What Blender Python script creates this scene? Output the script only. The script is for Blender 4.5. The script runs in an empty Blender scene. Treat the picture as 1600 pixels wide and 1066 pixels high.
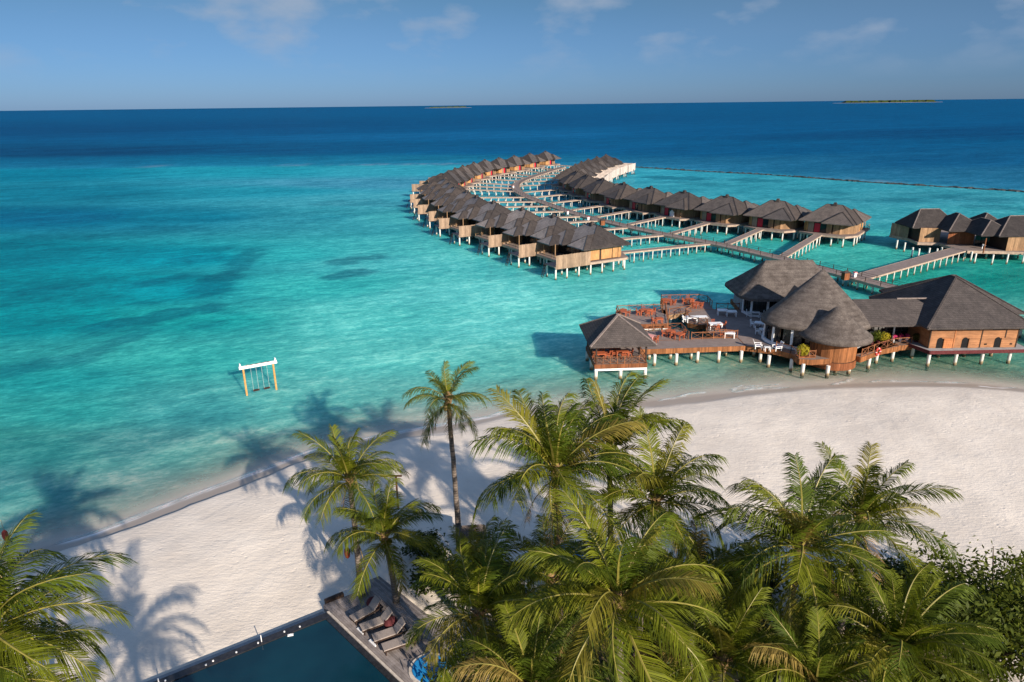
import bpy, bmesh, math, random
import numpy as np
from mathutils import Vector, Matrix
random.seed(7)
rng = np.random.default_rng(11)
SC = bpy.context.scene
COL = SC.collection
PI = math.pi
R = math.radians

# ------------------------------------------------------------------ camera, world, sun, exposure
CAM_H, F_PX, PITCH, ROLL = 30.0, 1067.0, R(19.1), R(.68)
FW = np.array([0, math.cos(PITCH), -math.sin(PITCH)])
R0 = np.array([1., 0, 0]); U0 = np.array([0, math.sin(PITCH), math.cos(PITCH)])
RT = R0*math.cos(ROLL) - U0*math.sin(ROLL); UP = U0*math.cos(ROLL) + R0*math.sin(ROLL)
cam_data = bpy.data.cameras.new('camera')
cam_data.sensor_width = 36; cam_data.lens = 36*F_PX/1600
cam_data.clip_end = 150000; cam_data.clip_start = .1
cam = bpy.data.objects.new('camera', cam_data); COL.objects.link(cam)
cam.matrix_world = Matrix(((RT[0], UP[0], -FW[0], 0), (RT[1], UP[1], -FW[1], 0), (RT[2], UP[2], -FW[2], CAM_H), (0, 0, 0, 1)))
SC.camera = cam

SUN_EL = R(22.5)
SHADOW = np.array([-.535, .845])                 # where shadows fall on the ground
sun_to = Vector((-SHADOW[0]*math.cos(SUN_EL), -SHADOW[1]*math.cos(SUN_EL), math.sin(SUN_EL)))
sun_data = bpy.data.lights.new('sun', 'SUN'); sun_data.energy = 4.6; sun_data.angle = R(.6); sun_data.color = (1, .87, .72)
sun = bpy.data.objects.new('sun', sun_data); COL.objects.link(sun)
sun.rotation_euler = sun_to.to_track_quat('Z', 'Y').to_euler()

SC.view_settings.view_transform = 'Standard'; SC.view_settings.look = 'None'
SC.view_settings.gamma = 1; SC.view_settings.use_curve_mapping = False
SC.view_settings.exposure = .86

world = bpy.data.worlds.new('World'); SC.world = world; world.use_nodes = True
def build_world():
    nt = world.node_tree; nt.nodes.clear(); N = nt.nodes.new; L = nt.links.new
    out = N('ShaderNodeOutputWorld'); bg = N('ShaderNodeBackground'); L(bg.outputs[0], out.inputs[0])
    sky = N('ShaderNodeTexSky'); sky.sky_type = 'NISHITA'; sky.sun_disc = False
    sky.sun_elevation = SUN_EL; sky.sun_rotation = math.atan2(sun_to.x, sun_to.y)
    sky.air_density = 1.0; sky.dust_density = .3; sky.ozone_density = 3.0; sky.altitude = 0
    # moist tropical air: the clear-sky model's pale horizon is toned towards blue
    tc = N('ShaderNodeTexCoord'); sep = N('ShaderNodeSeparateXYZ'); L(tc.outputs['Generated'], sep.inputs[0])
    ramp = N('ShaderNodeValToRGB'); L(sep.outputs['Z'], ramp.inputs[0])
    e = ramp.color_ramp.elements
    e[0].position = 0; e[0].color = (.158, .268, .57, 1); e[1].position = .75; e[1].color = (1, 1, 1, 1)
    m = e.new(.16); m.color = (.152, .240, .285, 1); m = e.new(.4); m.color = (.60, .72, .85, 1)
    mul = N('ShaderNodeMixRGB'); mul.blend_type = 'MULTIPLY'; mul.inputs[0].default_value = 1
    L(sky.outputs[0], mul.inputs[1]); L(ramp.outputs[0], mul.inputs[2])
    # thin fair-weather cloud
    def math_n(op, a, b=None):
        n = N('ShaderNodeMath'); n.operation = op
        for i, v in enumerate((a, b)):
            if v is None: continue
            if isinstance(v, (int, float)): n.inputs[i].default_value = v
            else: L(v, n.inputs[i])
        return n.outputs[0]
    n1 = N('ShaderNodeTexNoise'); n1.inputs['Scale'].default_value = 8.2; n1.inputs['Detail'].default_value = 8; n1.inputs['Roughness'].default_value = .52
    mp = N('ShaderNodeMapping'); mp.inputs['Location'].default_value = (1.55, .35, .21); mp.inputs['Scale'].default_value = (1.0, 1.0, 2.3)
    L(tc.outputs['Generated'], mp.inputs[0]); L(mp.outputs[0], n1.inputs['Vector'])
    cr = N('ShaderNodeValToRGB'); L(n1.outputs['Fac'], cr.inputs[0])
    c = cr.color_ramp.elements; c[0].position = .505; c[0].color = (0, 0, 0, 1); c[1].position = .70; c[1].color = (1, 1, 1, 1)
    n2 = N('ShaderNodeTexNoise'); n2.inputs['Scale'].default_value = 1.8; n2.inputs['Detail'].default_value = 3
    L(mp.outputs[0], n2.inputs['Vector'])
    veil = math_n('MULTIPLY', n2.outputs['Fac'], .16)
    elev = N('ShaderNodeMapRange'); L(sep.outputs['Z'], elev.inputs[0]); elev.inputs[1].default_value = .025; elev.inputs[2].default_value = .085
    fac = math_n('MULTIPLY', math_n('ADD', math_n('MULTIPLY', cr.outputs[0], .62), veil), elev.outputs[0])
    mix = N('ShaderNodeMixRGB'); L(fac, mix.inputs[0]); L(mul.outputs[0], mix.inputs[1])
    mix.inputs[2].default_value = (2.0, 2.4, 3.05, 1)
    L(mix.outputs[0], bg.inputs[0]); bg.inputs[1].default_value = .10
build_world()

# ------------------------------------------------------------------ helpers
def un(px, py, z=0.0):
    """world point at height z seen at a pixel of the 1600 x 1066 photograph (survey of the place)"""
    d = FW + RT*((px-800)/F_PX) - UP*((py-533)/F_PX)
    t = (z-CAM_H)/d[2]
    return (d[0]*t, d[1]*t)

def tag(o, label=None, cat=None, group=None, kind=None):
    if label: o['label'] = label
    if cat: o['category'] = cat
    if group: o['group'] = group
    if kind: o['kind'] = kind
    return o

def thing(name, label, cat, loc=(0, 0, 0), rz=0, group=None):
    o = bpy.data.objects.new(name, None); COL.objects.link(o)
    o.empty_display_size = .5
    o.location = loc; o.rotation_euler = (0, 0, rz)
    return tag(o, label, cat, group)

def inst(name, data, parent=None, loc=(0, 0, 0), rot=(0, 0, 0), sc=None):
    o = bpy.data.objects.new(name, data); COL.objects.link(o)
    o.parent = parent; o.location = loc; o.rotation_euler = rot
    if sc is not None: o.scale = (sc, sc, sc) if isinstance(sc, (int, float)) else sc
    return o

def copy_tree(o, parent=None):
    c = o.copy(); COL.objects.link(c)
    c.parent = parent
    for ch in list(o.children): copy_tree(ch, c)
    return c

class MB:
    def __init__(s): s.v = []; s.f = []; s.m = []
    def quad(s, a, b, c, d, m=0):
        i = len(s.v); s.v += [tuple(a), tuple(b), tuple(c), tuple(d)]; s.f.append((i, i+1, i+2, i+3)); s.m.append(m)
    def tri(s, a, b, c, m=0):
        i = len(s.v); s.v += [tuple(a), tuple(b), tuple(c)]; s.f.append((i, i+1, i+2)); s.m.append(m)
    def hexa(s, p, m=0):           # 8 points: bottom 4 ccw, top 4 ccw
        i = len(s.v); s.v += [tuple(q) for q in p]
        for f in ((3, 2, 1, 0), (4, 5, 6, 7), (0, 1, 5, 4), (1, 2, 6, 5), (2, 3, 7, 6), (3, 0, 4, 7)):
            s.f.append(tuple(i+k for k in f)); s.m.append(m)
    def box(s, x0, x1, y0, y1, z0, z1, m=0):
        s.hexa([(x0, y0, z0), (x1, y0, z0), (x1, y1, z0), (x0, y1, z0), (x0, y0, z1), (x1, y0, z1), (x1, y1, z1), (x0, y1, z1)], m)
    def bar(s, a, b, w, h=None, m=0, up=(0, 0, 1)):     # square bar between two points
        h = w if h is None else h
        a = Vector(a); b = Vector(b); d = (b-a).normalized(); u = Vector(up)
        if abs(d.dot(u)) > .98: u = Vector((1, 0, 0))
        x = d.cross(u).normalized()*w/2; y = x.cross(d).normalized()*h/2
        s.hexa([a-x-y, a+x-y, a+x+y, a-x+y, b-x-y, b+x-y, b+x+y, b-x+y], m)
    def tube(s, pts, rad, n=8, m=0, cap=True):
        pts = [Vector(p) for p in pts]; k = len(pts); rings = []
        if isinstance(rad, (int, float)): rad = [rad]*k
        for i in range(k):
            d = (pts[min(i+1, k-1)]-pts[max(i-1, 0)]).normalized()
            u = Vector((0, 0, 1)) if abs(d.z) < .95 else Vector((1, 0, 0))
            x = d.cross(u).normalized(); y = x.cross(d)
            i0 = len(s.v)
            for j in range(n):
                t = 2*PI*j/n; s.v.append(tuple(pts[i]+(x*math.cos(t)+y*math.sin(t))*rad[i]))
            rings.append(i0)
        for i in range(k-1):
            for j in range(n):
                a = rings[i]+j; b = rings[i]+(j+1) % n; c = rings[i+1]+(j+1) % n; d = rings[i+1]+j
                s.f.append((d, c, b, a)); s.m.append(m)
        if cap:
            s.f.append(tuple(rings[-1]+j for j in range(n))[::-1]); s.m.append(m)
            s.f.append(tuple(rings[0]+j for j in range(n))); s.m.append(m)
    def prism(s, poly, z0, z1, m=0):    # poly ccw
        n = len(poly); i = len(s.v)
        s.v += [(p[0], p[1], z0) for p in poly] + [(p[0], p[1], z1) for p in poly]
        s.f.append(tuple(range(i, i+n))[::-1]); s.m.append(m)
        s.f.append(tuple(range(i+n, i+2*n))); s.m.append(m)
        for k in range(n):
            q = (k+1) % n
            s.f.append((i+k, i+q, i+n+q, i+n+k)); s.m.append(m)
    def boards(s, a, b, z0, z1, w=.15, t=.03, m=0, jit=.012, gap=.012, rag=0):
        """upright boards side by side from a to b (xy), their outer face right of the direction a>b"""
        a = Vector((a[0], a[1])); b = Vector((b[0], b[1])); L = (b-a).length
        n = max(1, round(L/w)); d = (b-a)/L; nrm = Vector((d.y, -d.x)); st = L/n
        for i in range(n):
            p = a+d*(i*st+gap/2); q = a+d*((i+1)*st-gap/2); o = nrm*(random.uniform(-jit, jit))
            r = random.uniform(-rag, rag) if rag else 0
            p0, q0 = p+o, q+o; p1, q1 = p+o+nrm*t, q+o+nrm*t
            s.hexa([(p0.x, p0.y, z0), (p1.x, p1.y, z0), (q1.x, q1.y, z0), (q0.x, q0.y, z0), (p0.x, p0.y, z1+r), (p1.x, p1.y, z1+r), (q1.x, q1.y, z1+r), (q0.x, q0.y, z1+r)], m)
    def mesh(s, name, mats, smooth=False):
        me = bpy.data.meshes.new(name); me.from_pydata(s.v, [], s.f)
        for mt in (mats if isinstance(mats, (list, tuple)) else [mats]): me.materials.append(mt)
        if any(s.m): me.polygons.foreach_set('material_index', s.m)
        if smooth: me.polygons.foreach_set('use_smooth', [True]*len(s.f))
        me.update(); return me
    def build(s, name, mats, parent=None, smooth=False, kind=None, label=None):
        o = inst(name, s.mesh(name, mats, smooth), parent)
        if kind: o['kind'] = kind
        if label: o['label'] = label
        return o

def srgb(c):
    c = np.asarray(c, float)/255
    return np.where(c <= .04045, c/12.92, ((c+.055)/1.055)**2.4)

# ------------------------------------------------------------------ materials
class NT:
    def __init__(s, name):
        s.mat = bpy.data.materials.new(name); s.mat.use_nodes = True
        s.nt = s.mat.node_tree; s.b = s.nt.nodes['Principled BSDF']; s.out = s.nt.nodes['Material Output']
        s.tc = s.N('ShaderNodeTexCoord')
    def N(s, t, **kw):
        n = s.nt.nodes.new(t)
        for k, v in kw.items(): setattr(n, k, v)
        return n
    def L(s, a, b): s.nt.links.new(a, b)
    def noise(s, scale, detail=4, rough=.55, vec=None, sc=None):
        n = s.N('ShaderNodeTexNoise'); n.inputs['Scale'].default_value = scale; n.inputs['Detail'].default_value = detail; n.inputs['Roughness'].default_value = rough
        v = vec or s.tc.outputs['Object']
        if sc:
            mp = s.N('ShaderNodeMapping'); mp.inputs['Scale'].default_value = sc; s.L(v, mp.inputs[0]); v = mp.outputs[0]
        s.L(v, n.inputs['Vector']); return n.outputs['Fac']
    def ramp(s, fac, stops):
        r = s.N('ShaderNodeValToRGB'); s.L(fac, r.inputs[0]); e = r.color_ramp.elements
        while len(e) < len(stops): e.new(.5)
        for k, (p, c) in enumerate(stops): e[k].position = p; e[k].color = (*c, 1) if len(c) == 3 else c
        return r.outputs[0]
    def mix(s, fac, a, b, mode='MIX'):
        m = s.N('ShaderNodeMixRGB', blend_type=mode)
        for i, v in ((0, fac), (1, a), (2, b)):
            if isinstance(v, (int, float)): m.inputs[i].default_value = v
            elif isinstance(v, (tuple, list)): m.inputs[i].default_value = (*v, 1)
            else: s.L(v, m.inputs[i])
        return m.outputs[0]
    def math(s, op, a, b=None):
        n = s.N('ShaderNodeMath', operation=op)
        for i, v in enumerate((a, b)):
            if v is None: continue
            if isinstance(v, (int, float)): n.inputs[i].default_value = v
            else: s.L(v, n.inputs[i])
        return n.outputs[0]
    def bump(s, h, strength=.3, dist=.05):
        b = s.N('ShaderNodeBump'); b.inputs['Strength'].default_value = strength; b.inputs['Distance'].default_value = dist
        s.L(h, b.inputs['Height']); s.L(b.outputs[0], s.b.inputs['Normal']); return b
    def island(s): return s.N('ShaderNodeNewGeometry').outputs['Random Per Island']
    def set(s, col=None, rough=.7, spec=.3, metal=0):
        if col is not None:
            if isinstance(col, (tuple, list)): s.b.inputs['Base Color'].default_value = (*col, 1)
            else: s.L(col, s.b.inputs['Base Color'])
        s.b.inputs['Roughness'].default_value = rough; s.b.inputs['Specular IOR Level'].default_value = spec; s.b.inputs['Metallic'].default_value = metal
        return s.mat

M = {}
def plain(name, c, rough=.7, spec=.3, var=.18, scale=6):
    t = NT(name); n = t.noise(scale, 5)
    lo = tuple(x*(1-var) for x in c); hi = tuple(min(1, x*(1+var)) for x in c)
    M[name] = t.set(t.ramp(n, [(.3, lo), (.7, hi)]), rough, spec)
def boardmat(name, c, rough=.75, var=.35, grain=(1, 1, .12), spec=.2):
    t = NT(name); isl = t.island(); n = t.noise(9, 5, .6, sc=grain); big = t.noise(.9, 3)
    base = t.ramp(isl, [(0, tuple(x*(1-var) for x in c)), (.5, c), (1, tuple(min(1, x*(1+var)) for x in c))])
    g = t.ramp(n, [(.25, (.62, .60, .58)), (.75, (1.12, 1.12, 1.12))])
    w = t.ramp(big, [(.3, (.78, .78, .80)), (.7, (1.08, 1.06, 1.04))])
    col = t.mix(1, t.mix(1, base, g, 'MULTIPLY'), w, 'MULTIPLY')
    t.bump(n, .25, .01)
    M[name] = t.set(col, rough, spec)

boardmat('honey_wood', (.50, .27, .115), var=.18)
boardmat('plank_wood', (.33, .205, .115), var=.3)
boardmat('screen_wood', (.33, .235, .165), var=.25)
boardmat('whitewash_wood', (.66, .58, .52), var=.12)
boardmat('red_wood', (.23, .085, .036), var=.28)
boardmat('fascia_wood', (.28, .115, .045), var=.33)
boardmat('dark_wood', (.05, .032, .024), var=.3)
boardmat('dining_wood', (.43, .115, .050), var=.25, grain=(1, 1, 1))
boardmat('rail_wood', (.25, .105, .05), var=.35, grain=(1, 1, 1))
boardmat('pool_deck_wood', (.27, .24, .23), var=.25, grain=(.3, .3, 1))
boardmat('kitchen_board', (.36, .175, .085), var=.14, grain=(.15, .15, 1))
boardmat('shutter_wood', (.52, .21, .085), var=.15)
plain('white_paint', (.78, .78, .78), .5, .4, .06)
plain('red_paint', (.50, .012, .03), .5, .4, .15)
plain('red_cloth', (.45, .06, .05), .9, .1, .2)
plain('pink_cloth', (.65, .30, .27), .9, .1, .15)
plain('dark_metal', (.03, .03, .033), .5, .4, .3)
plain('pale_concrete', (.42, .36, .30), .85, .2, .25, 3)
plain('jetty_fascia', (.36, .27, .21), .85, .2, .25, 2)
plain('grey_slab', (.30, .30, .31), .8, .2, .2, 2)
plain('black_stone', (.022, .022, .025), .35, .4, .4, 5)
plain('lounger_mesh', (.30, .255, .23), .85, .1, .12, 12)
plain('maroon_cloth', (.10, .028, .030), .9, .1, .3)
plain('blue_paint', (.012, .14, .38), .4, .4, .2)
plain('blue_panel', (.02, .09, .17), .25, .4, .2)
plain('bright_pool', (.02, .22, .50), .15, .5, .1)
plain('pale_stone', (.50, .44, .38), .8, .2, .25, 4)
plain('lantern_red', (.17, .022, .014), .6, .3, .3, 20)
plain('bamboo', (.34, .24, .12), .6, .3, .25, 8)
plain('swing_wood', (.52, .27, .09), .65, .3, .2, 5)
plain('rope', (.40, .42, .38), .9, .1, .2, 20)
plain('rock', (.045, .05, .052), .9, .1, .5, 1.2)
plain('dark_interior', (.012, .012, .013), .8, .1, .3)
plain('coconut', (.22, .16, .05), .5, .3, .5, 6)
plain('blossom', (.55, .05, .16), .8, .2, .4, 12)

def m_deck():
    t = NT('deck_boards'); w = t.N('ShaderNodeTexWave', wave_type='BANDS', bands_direction='X')
    w.inputs['Scale'].default_value = 2.2; w.inputs['Distortion'].default_value = .3; t.L(t.tc.outputs['Object'], w.inputs[0])
    n = t.noise(1.3, 5); n2 = t.noise(14, 3)
    col = t.ramp(n, [(.3, (.175, .135, .12)), (.7, (.27, .215, .195))])
    col = t.mix(.35, col, t.ramp(w.outputs['Fac'], [(0, (.08, .07, .06)), (.3, (.26, .21, .19))]))
    col = t.mix(.5, col, t.ramp(n2, [(.3, (.7, .7, .7)), (.7, (1.15, 1.15, 1.15))]), 'MULTIPLY')
    M['deck_boards'] = t.set(col, .8, .2)
m_deck()
def m_post():
    t = NT('white_post'); g = t.N('ShaderNodeNewGeometry'); sp = t.N('ShaderNodeSeparateXYZ'); t.L(g.outputs['Position'], sp.inputs[0])
    n = t.noise(2.5, 4)
    h = t.math('ADD', sp.outputs['Z'], t.math('MULTIPLY', n, .5))
    col = t.ramp(t.math('DIVIDE', h, 2.0), [(.16, (.05, .04, .028)), (.27, (.30, .22, .12)), (.36, (.54, .52, .48)), (.8, (.66, .645, .61))])
    M['white_post'] = t.set(col, .7, .3)
m_post()
def m_thatch():
    t = NT('thatch')
    n = t.noise(1.1, 6, .62); f = t.noise(7, 5, .7, sc=(1, 1, .35)); s = t.noise(26, 2)
    col = t.ramp(n, [(.3, (.088, .074, .067)), (.5, (.135, .116, .106)), (.72, (.190, .165, .150))])
    col = t.mix(.8, col, t.ramp(f, [(.3, (.55, .53, .52)), (.72, (1.25, 1.24, 1.22))]), 'MULTIPLY')
    col = t.mix(.6, col, t.ramp(s, [(.35, (.6, .6, .6)), (.7, (1.3, 1.3, 1.3))]), 'MULTIPLY')
    wv = t.N('ShaderNodeTexWave', wave_type='BANDS', bands_direction='Z', wave_profile='SAW'); wv.inputs['Scale'].default_value = .75; wv.inputs['Distortion'].default_value = 1.2; wv.inputs['Detail'].default_value = 2; t.L(t.tc.outputs['Object'], wv.inputs[0])
    col = t.mix(.35, col, t.ramp(wv.outputs['Fac'], [(0, (.62, .62, .62)), (.5, (1.05, 1.05, 1.05)), (1, (1.2, 1.2, 1.2))]), 'MULTIPLY')
    t.bump(t.math('ADD', f, t.math('ADD', t.math('MULTIPLY', s, .6), t.math('MULTIPLY', wv.outputs['Fac'], .7))), .8, .12)
    M['thatch'] = t.set(col, .95, .1)
m_thatch()
def m_shingle(name, c, var):
    t = NT(name)
    br = t.N('ShaderNodeTexBrick'); br.inputs['Scale'].default_value = 1
    br.inputs['Brick Width'].default_value = .22; br.inputs['Row Height'].default_value = .16; br.inputs['Mortar Size'].default_value = .018
    br.inputs['Color1'].default_value = (*[x*.86 for x in c], 1); br.inputs['Color2'].default_value = (*[x*1.14 for x in c], 1); br.inputs['Mortar'].default_value = (*[x*.72 for x in c], 1)
    mp = t.N('ShaderNodeMapping'); t.L(t.tc.outputs['Object'], mp.inputs[0])
    sp = t.N('ShaderNodeSeparateXYZ'); t.L(mp.outputs[0], sp.inputs[0]); cb = t.N('ShaderNodeCombineXYZ')
    t.L(t.math('ADD', sp.outputs[0], t.math('MULTIPLY', sp.outputs[1], .83)), cb.inputs[0]); t.L(sp.outputs[2], cb.inputs[1]); t.L(cb.outputs[0], br.inputs['Vector'])
    n = t.noise(.8, 6, .65); s = t.noise(11, 4, .7); oi = t.N('ShaderNodeObjectInfo')
    col = t.mix(1, br.outputs['Color'], t.ramp(n, [(.3, (.75, .75, .76)), (.7, (1.3, 1.27, 1.24))]), 'MULTIPLY')
    col = t.mix(.7, col, t.ramp(s, [(.35, (.65, .65, .65)), (.7, (1.35, 1.35, 1.35))]), 'MULTIPLY')
    col = t.mix(1, col, t.ramp(oi.outputs['Random'], [(0, (.80, .82, .85)), (.5, (1, 1, 1)), (1, (1.28, 1.22, 1.15))]), 'MULTIPLY')
    t.bump(t.math('ADD', br.outputs['Fac'], t.math('MULTIPLY', s, -1.2)), .6, .04)
    M[name] = t.set(col, .9, .12)
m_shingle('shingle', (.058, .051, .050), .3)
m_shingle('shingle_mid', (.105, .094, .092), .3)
m_shingle('shingle_pale', (.25, .225, .22), .3)  # paler tone for the outward slopes of the villa roofs
m_shingle('shingle_big', (.090, .078, .074), .3)
plain('ridge_cap', (.20, .165, .15), .9, .1, .3, 4)
def m_glass():
    t = NT('dark_glass'); t.set((.012, .016, .017), .06, .5); M['dark_glass'] = t.mat
m_glass()

def leafmat(name, c, c2, trans=.35, dark=.55):
    t = NT(name); oi = t.N('ShaderNodeObjectInfo'); isl = t.island()
    n = t.noise(3, 2)
    col = t.ramp(oi.outputs['Random'], [(0, c), (.45, c2), (.86, c), (.94, tuple(x*.75+y*.25 for x, y in zip(c, (.30, .17, .05)))), (.99, tuple(x*.35+y*.65 for x, y in zip(c, (.26, .16, .06))))])
    col = t.mix(1, col, t.ramp(isl, [(0, (dark, dark, dark)), (1, (1.35, 1.35, 1.3))]), 'MULTIPLY')
    t.set(col, .58, .14)
    tr = t.N('ShaderNodeBsdfTranslucent'); t.L(t.mix(1, col, (1.5, 1.45, .7), 'MULTIPLY'), tr.inputs[0])
    mx = t.N('ShaderNodeMixShader'); mx.inputs[0].default_value = trans
    t.L(t.b.outputs[0], mx.inputs[1]); t.L(tr.outputs[0], mx.inputs[2]); t.L(mx.outputs[0], t.out.inputs[0])
    M[name] = t.mat
leafmat('palm_leaf', (.126, .142, .009), (.056, .086, .008), .26)
leafmat('palm_leaf_dry', (.25, .165, .075), (.20, .125, .05), .25)
leafmat('broad_leaf', (.090, .110, .013), (.055, .075, .010), .3)
leafmat('shrub_leaf', (.036, .056, .010), (.055, .074, .010), .25)
leafmat('yellow_leaf', (.42, .36, .035), (.36, .32, .03), .3)
leafmat('pot_leaf', (.17, .18, .02), (.13, .16, .02), .3)
plain('rachis', (.20, .175, .035), .5, .4, .2, 3)
plain('rachis_dry', (.26, .18, .09), .7, .2, .2, 3)
def m_trunk():
    t = NT('palm_bark'); w = t.N('ShaderNodeTexWave', wave_type='BANDS', bands_direction='Z'); w.inputs['Scale'].default_value = 1.6; w.inputs['Distortion'].default_value = 2.5; w.inputs['Detail'].default_value = 3
    t.L(t.tc.outputs['Object'], w.inputs[0]); n = t.noise(4, 5)
    col = t.mix(.5, t.ramp(n, [(.3, (.10, .08, .065)), (.7, (.20, .165, .14))]), t.ramp(w.outputs['Fac'], [(0, (.055, .045, .038)), (.6, (.20, .165, .14))]))
    t.bump(w.outputs['Fac'], .5, .03); M['palm_bark'] = t.set(col, .9, .1)
m_trunk()
plain('bark', (.09, .07, .05), .9, .1, .4, 5)
plain('crown_fibre', (.22, .14, .07), .95, .1, .4, 8)

# ------------------------------------------------------------------ ground: shoreline, beach, water
SHORE_PX = [(30, 868), (100, 847), (144, 837), (200, 816), (262, 790), (330, 764), (394, 742), (477, 709), (540, 693), (600, 682), (657, 670), (720, 660), (792, 646), (900, 636), (1030, 627),
            (1131, 616), (1221, 608), (1311, 601), (1412, 599), (1514, 600), (1600, 609)]
_sp = np.array([un(x, y, 0) for x, y in SHORE_PX])
_sx = np.concatenate([[-300, -95, -75, -58, -45], _sp[:, 0], [72, 90, 115, 150, 400]])
_sy = np.concatenate([[-60, -30, 0, 18, 31], _sp[:, 1], [62, 52, 34, 5, -60]])
def shore(X):
    X = np.asarray(X, float)
    w = np.array([-2.4, -1.2, 0, 1.2, 2.4]); k = np.array([.1, .22, .36, .22, .1])
    return sum(a*np.interp(X+b, _sx, _sy) for a, b in zip(k, w))

def fbm(x, y, seed=0, octaves=4):
    x = np.asarray(x, float); y = np.asarray(y, float); out = np.zeros(np.broadcast(x, y).shape); amp = 1
    for o in range(octaves):
        r = np.random.default_rng(seed*31+o); T = r.random((64, 64))
        xi = np.floor(x).astype(int); yi = np.floor(y).astype(int); fx = x-xi; fy = y-yi
        fx = fx*fx*(3-2*fx); fy = fy*fy*(3-2*fy)
        g = lambda a, b: T[a % 64, b % 64]
        out = out + amp*((g(xi, yi)*(1-fx)+g(xi+1, yi)*fx)*(1-fy)+(g(xi, yi+1)*(1-fx)+g(xi+1, yi+1)*fx)*fy - .5)
        x = x*2.03+11.3; y = y*2.03+5.7; amp *= .5
    return out

def scarp_d(X):      # distance inland at which the little wave-cut step stands
    return 2.35 + .9*fbm(X*.22, X*0, 3, 4) + .35*fbm(X*1.3, X*0+3, 8, 3)
def beach_z(X, d):
    """height of the sand, d metres inland of the waterline"""
    z = np.where(d < 0, d*.10, d*.085)
    left = np.clip((-4-X)/8, 0, 1)
    step = 1/(1+np.exp(-(d-scarp_d(X))/.10))
    z = z + left*.24*step
    up = np.clip(d-3, 0, None)
    z = np.where(d > 3, (.255+left*.24*step) + .075*5.5*(1-np.exp(-up/5.5)), z)
    z = z + .05*fbm(X*.25, d*.25, 5, 3)*np.clip(d/5, 0, 1)
    return np.maximum(z, -3.0)

def grid_object(name, X, D, zfun, mat, attrs):
    XX, DD = np.meshgrid(X, D); S = shore(XX)
    YY = S + DD
    Z = zfun(XX, DD, YY)
    nx, ny = len(X), len(D)
    co = np.stack([XX, YY, Z], -1).reshape(-1, 3)
    idx = np.arange(nx*ny).reshape(ny, nx)
    q = np.stack([idx[:-1, :-1], idx[:-1, 1:], idx[1:, 1:], idx[1:, :-1]], -1).reshape(-1, 4)
    if D[1] < D[0]: q = q[:, ::-1]
    me = bpy.data.meshes.new(name)
    me.vertices.add(len(co)); me.vertices.foreach_set('co', co.ravel())
    me.loops.add(q.size); me.loops.foreach_set('vertex_index', q.ravel())
    me.polygons.add(len(q)); me.polygons.foreach_set('loop_start', np.arange(0, q.size, 4)); me.polygons.foreach_set('loop_total', np.full(len(q), 4))
    me.polygons.foreach_set('use_smooth', np.ones(len(q), bool))
    me.update(); me.validate()
    for k, (typ, fn) in attrs.items():
        val = fn(XX, DD, YY)
        if typ == 'FLOAT':
            a = me.attributes.new(k, 'FLOAT', 'POINT'); a.data.foreach_set('value', val.ravel())
        else:
            a = me.attributes.new(k, 'FLOAT_COLOR', 'POINT')
            a.data.foreach_set('color', np.concatenate([val.reshape(-1, 3), np.ones((val.size//3, 1))], 1).ravel())
    me.materials.append(mat)
    o = bpy.data.objects.new(name, me); COL.objects.link(o); o['kind'] = 'structure'
    return o

def seg_dist(X, Y, pts):
    best = np.full(X.shape, 1e9)
    for (ax, ay), (bx, by) in zip(pts[:-1], pts[1:]):
        dx, dy = bx-ax, by-ay; L2 = dx*dx+dy*dy
        t = np.clip(((X-ax)*dx+(Y-ay)*dy)/L2, 0, 1)
        best = np.minimum(best, np.hypot(X-ax-t*dx, Y-ay-t*dy))
    return best

FOAM_PX = [  # swash lines left by the last waves
    [(100, 846), (144, 836), (262, 788), (394, 740), (420, 731), (477, 707), (540, 692), (595, 681), (657, 669), (720, 659), (762, 652), (792, 642)],
    [(1030, 626), (1060, 620), (1075, 615.5), (1100, 612)], [(1146, 612), (1148, 605), (1158, 603), (1190, 603), (1221, 600)],
    [(1146, 613), (1166, 609), (1180, 606), (1230, 606)], [(1300, 601), (1320, 596), (1333, 591)], [(1360, 597), (1375, 594), (1440, 596), (1514, 598)], [(1530, 604), (1560, 607), (1585, 606)]]
FOAM = [[un(x, y, 0) for x, y in l] for l in FOAM_PX]
def foam_field(X, D, Y):
    f = np.zeros(X.shape); m = (D > -4) & (D < 9) & (np.abs(X) < 80)
    x, y = X[m], Y[m]; g = np.zeros(x.shape)
    wob = .10*fbm(x*1.4, y*1.4, 21, 3)
    for i, l in enumerate(FOAM):
        w = .12 if i else .33
        dd = seg_dist(x, y, l)+wob
        g = np.maximum(g, np.exp(-(np.clip(dd, 0, None)/w)**2))
    f[m] = g*np.clip(.75+.9*fbm(x*2.2, y*2.2, 23, 3), .4, 1)
    return f

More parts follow.
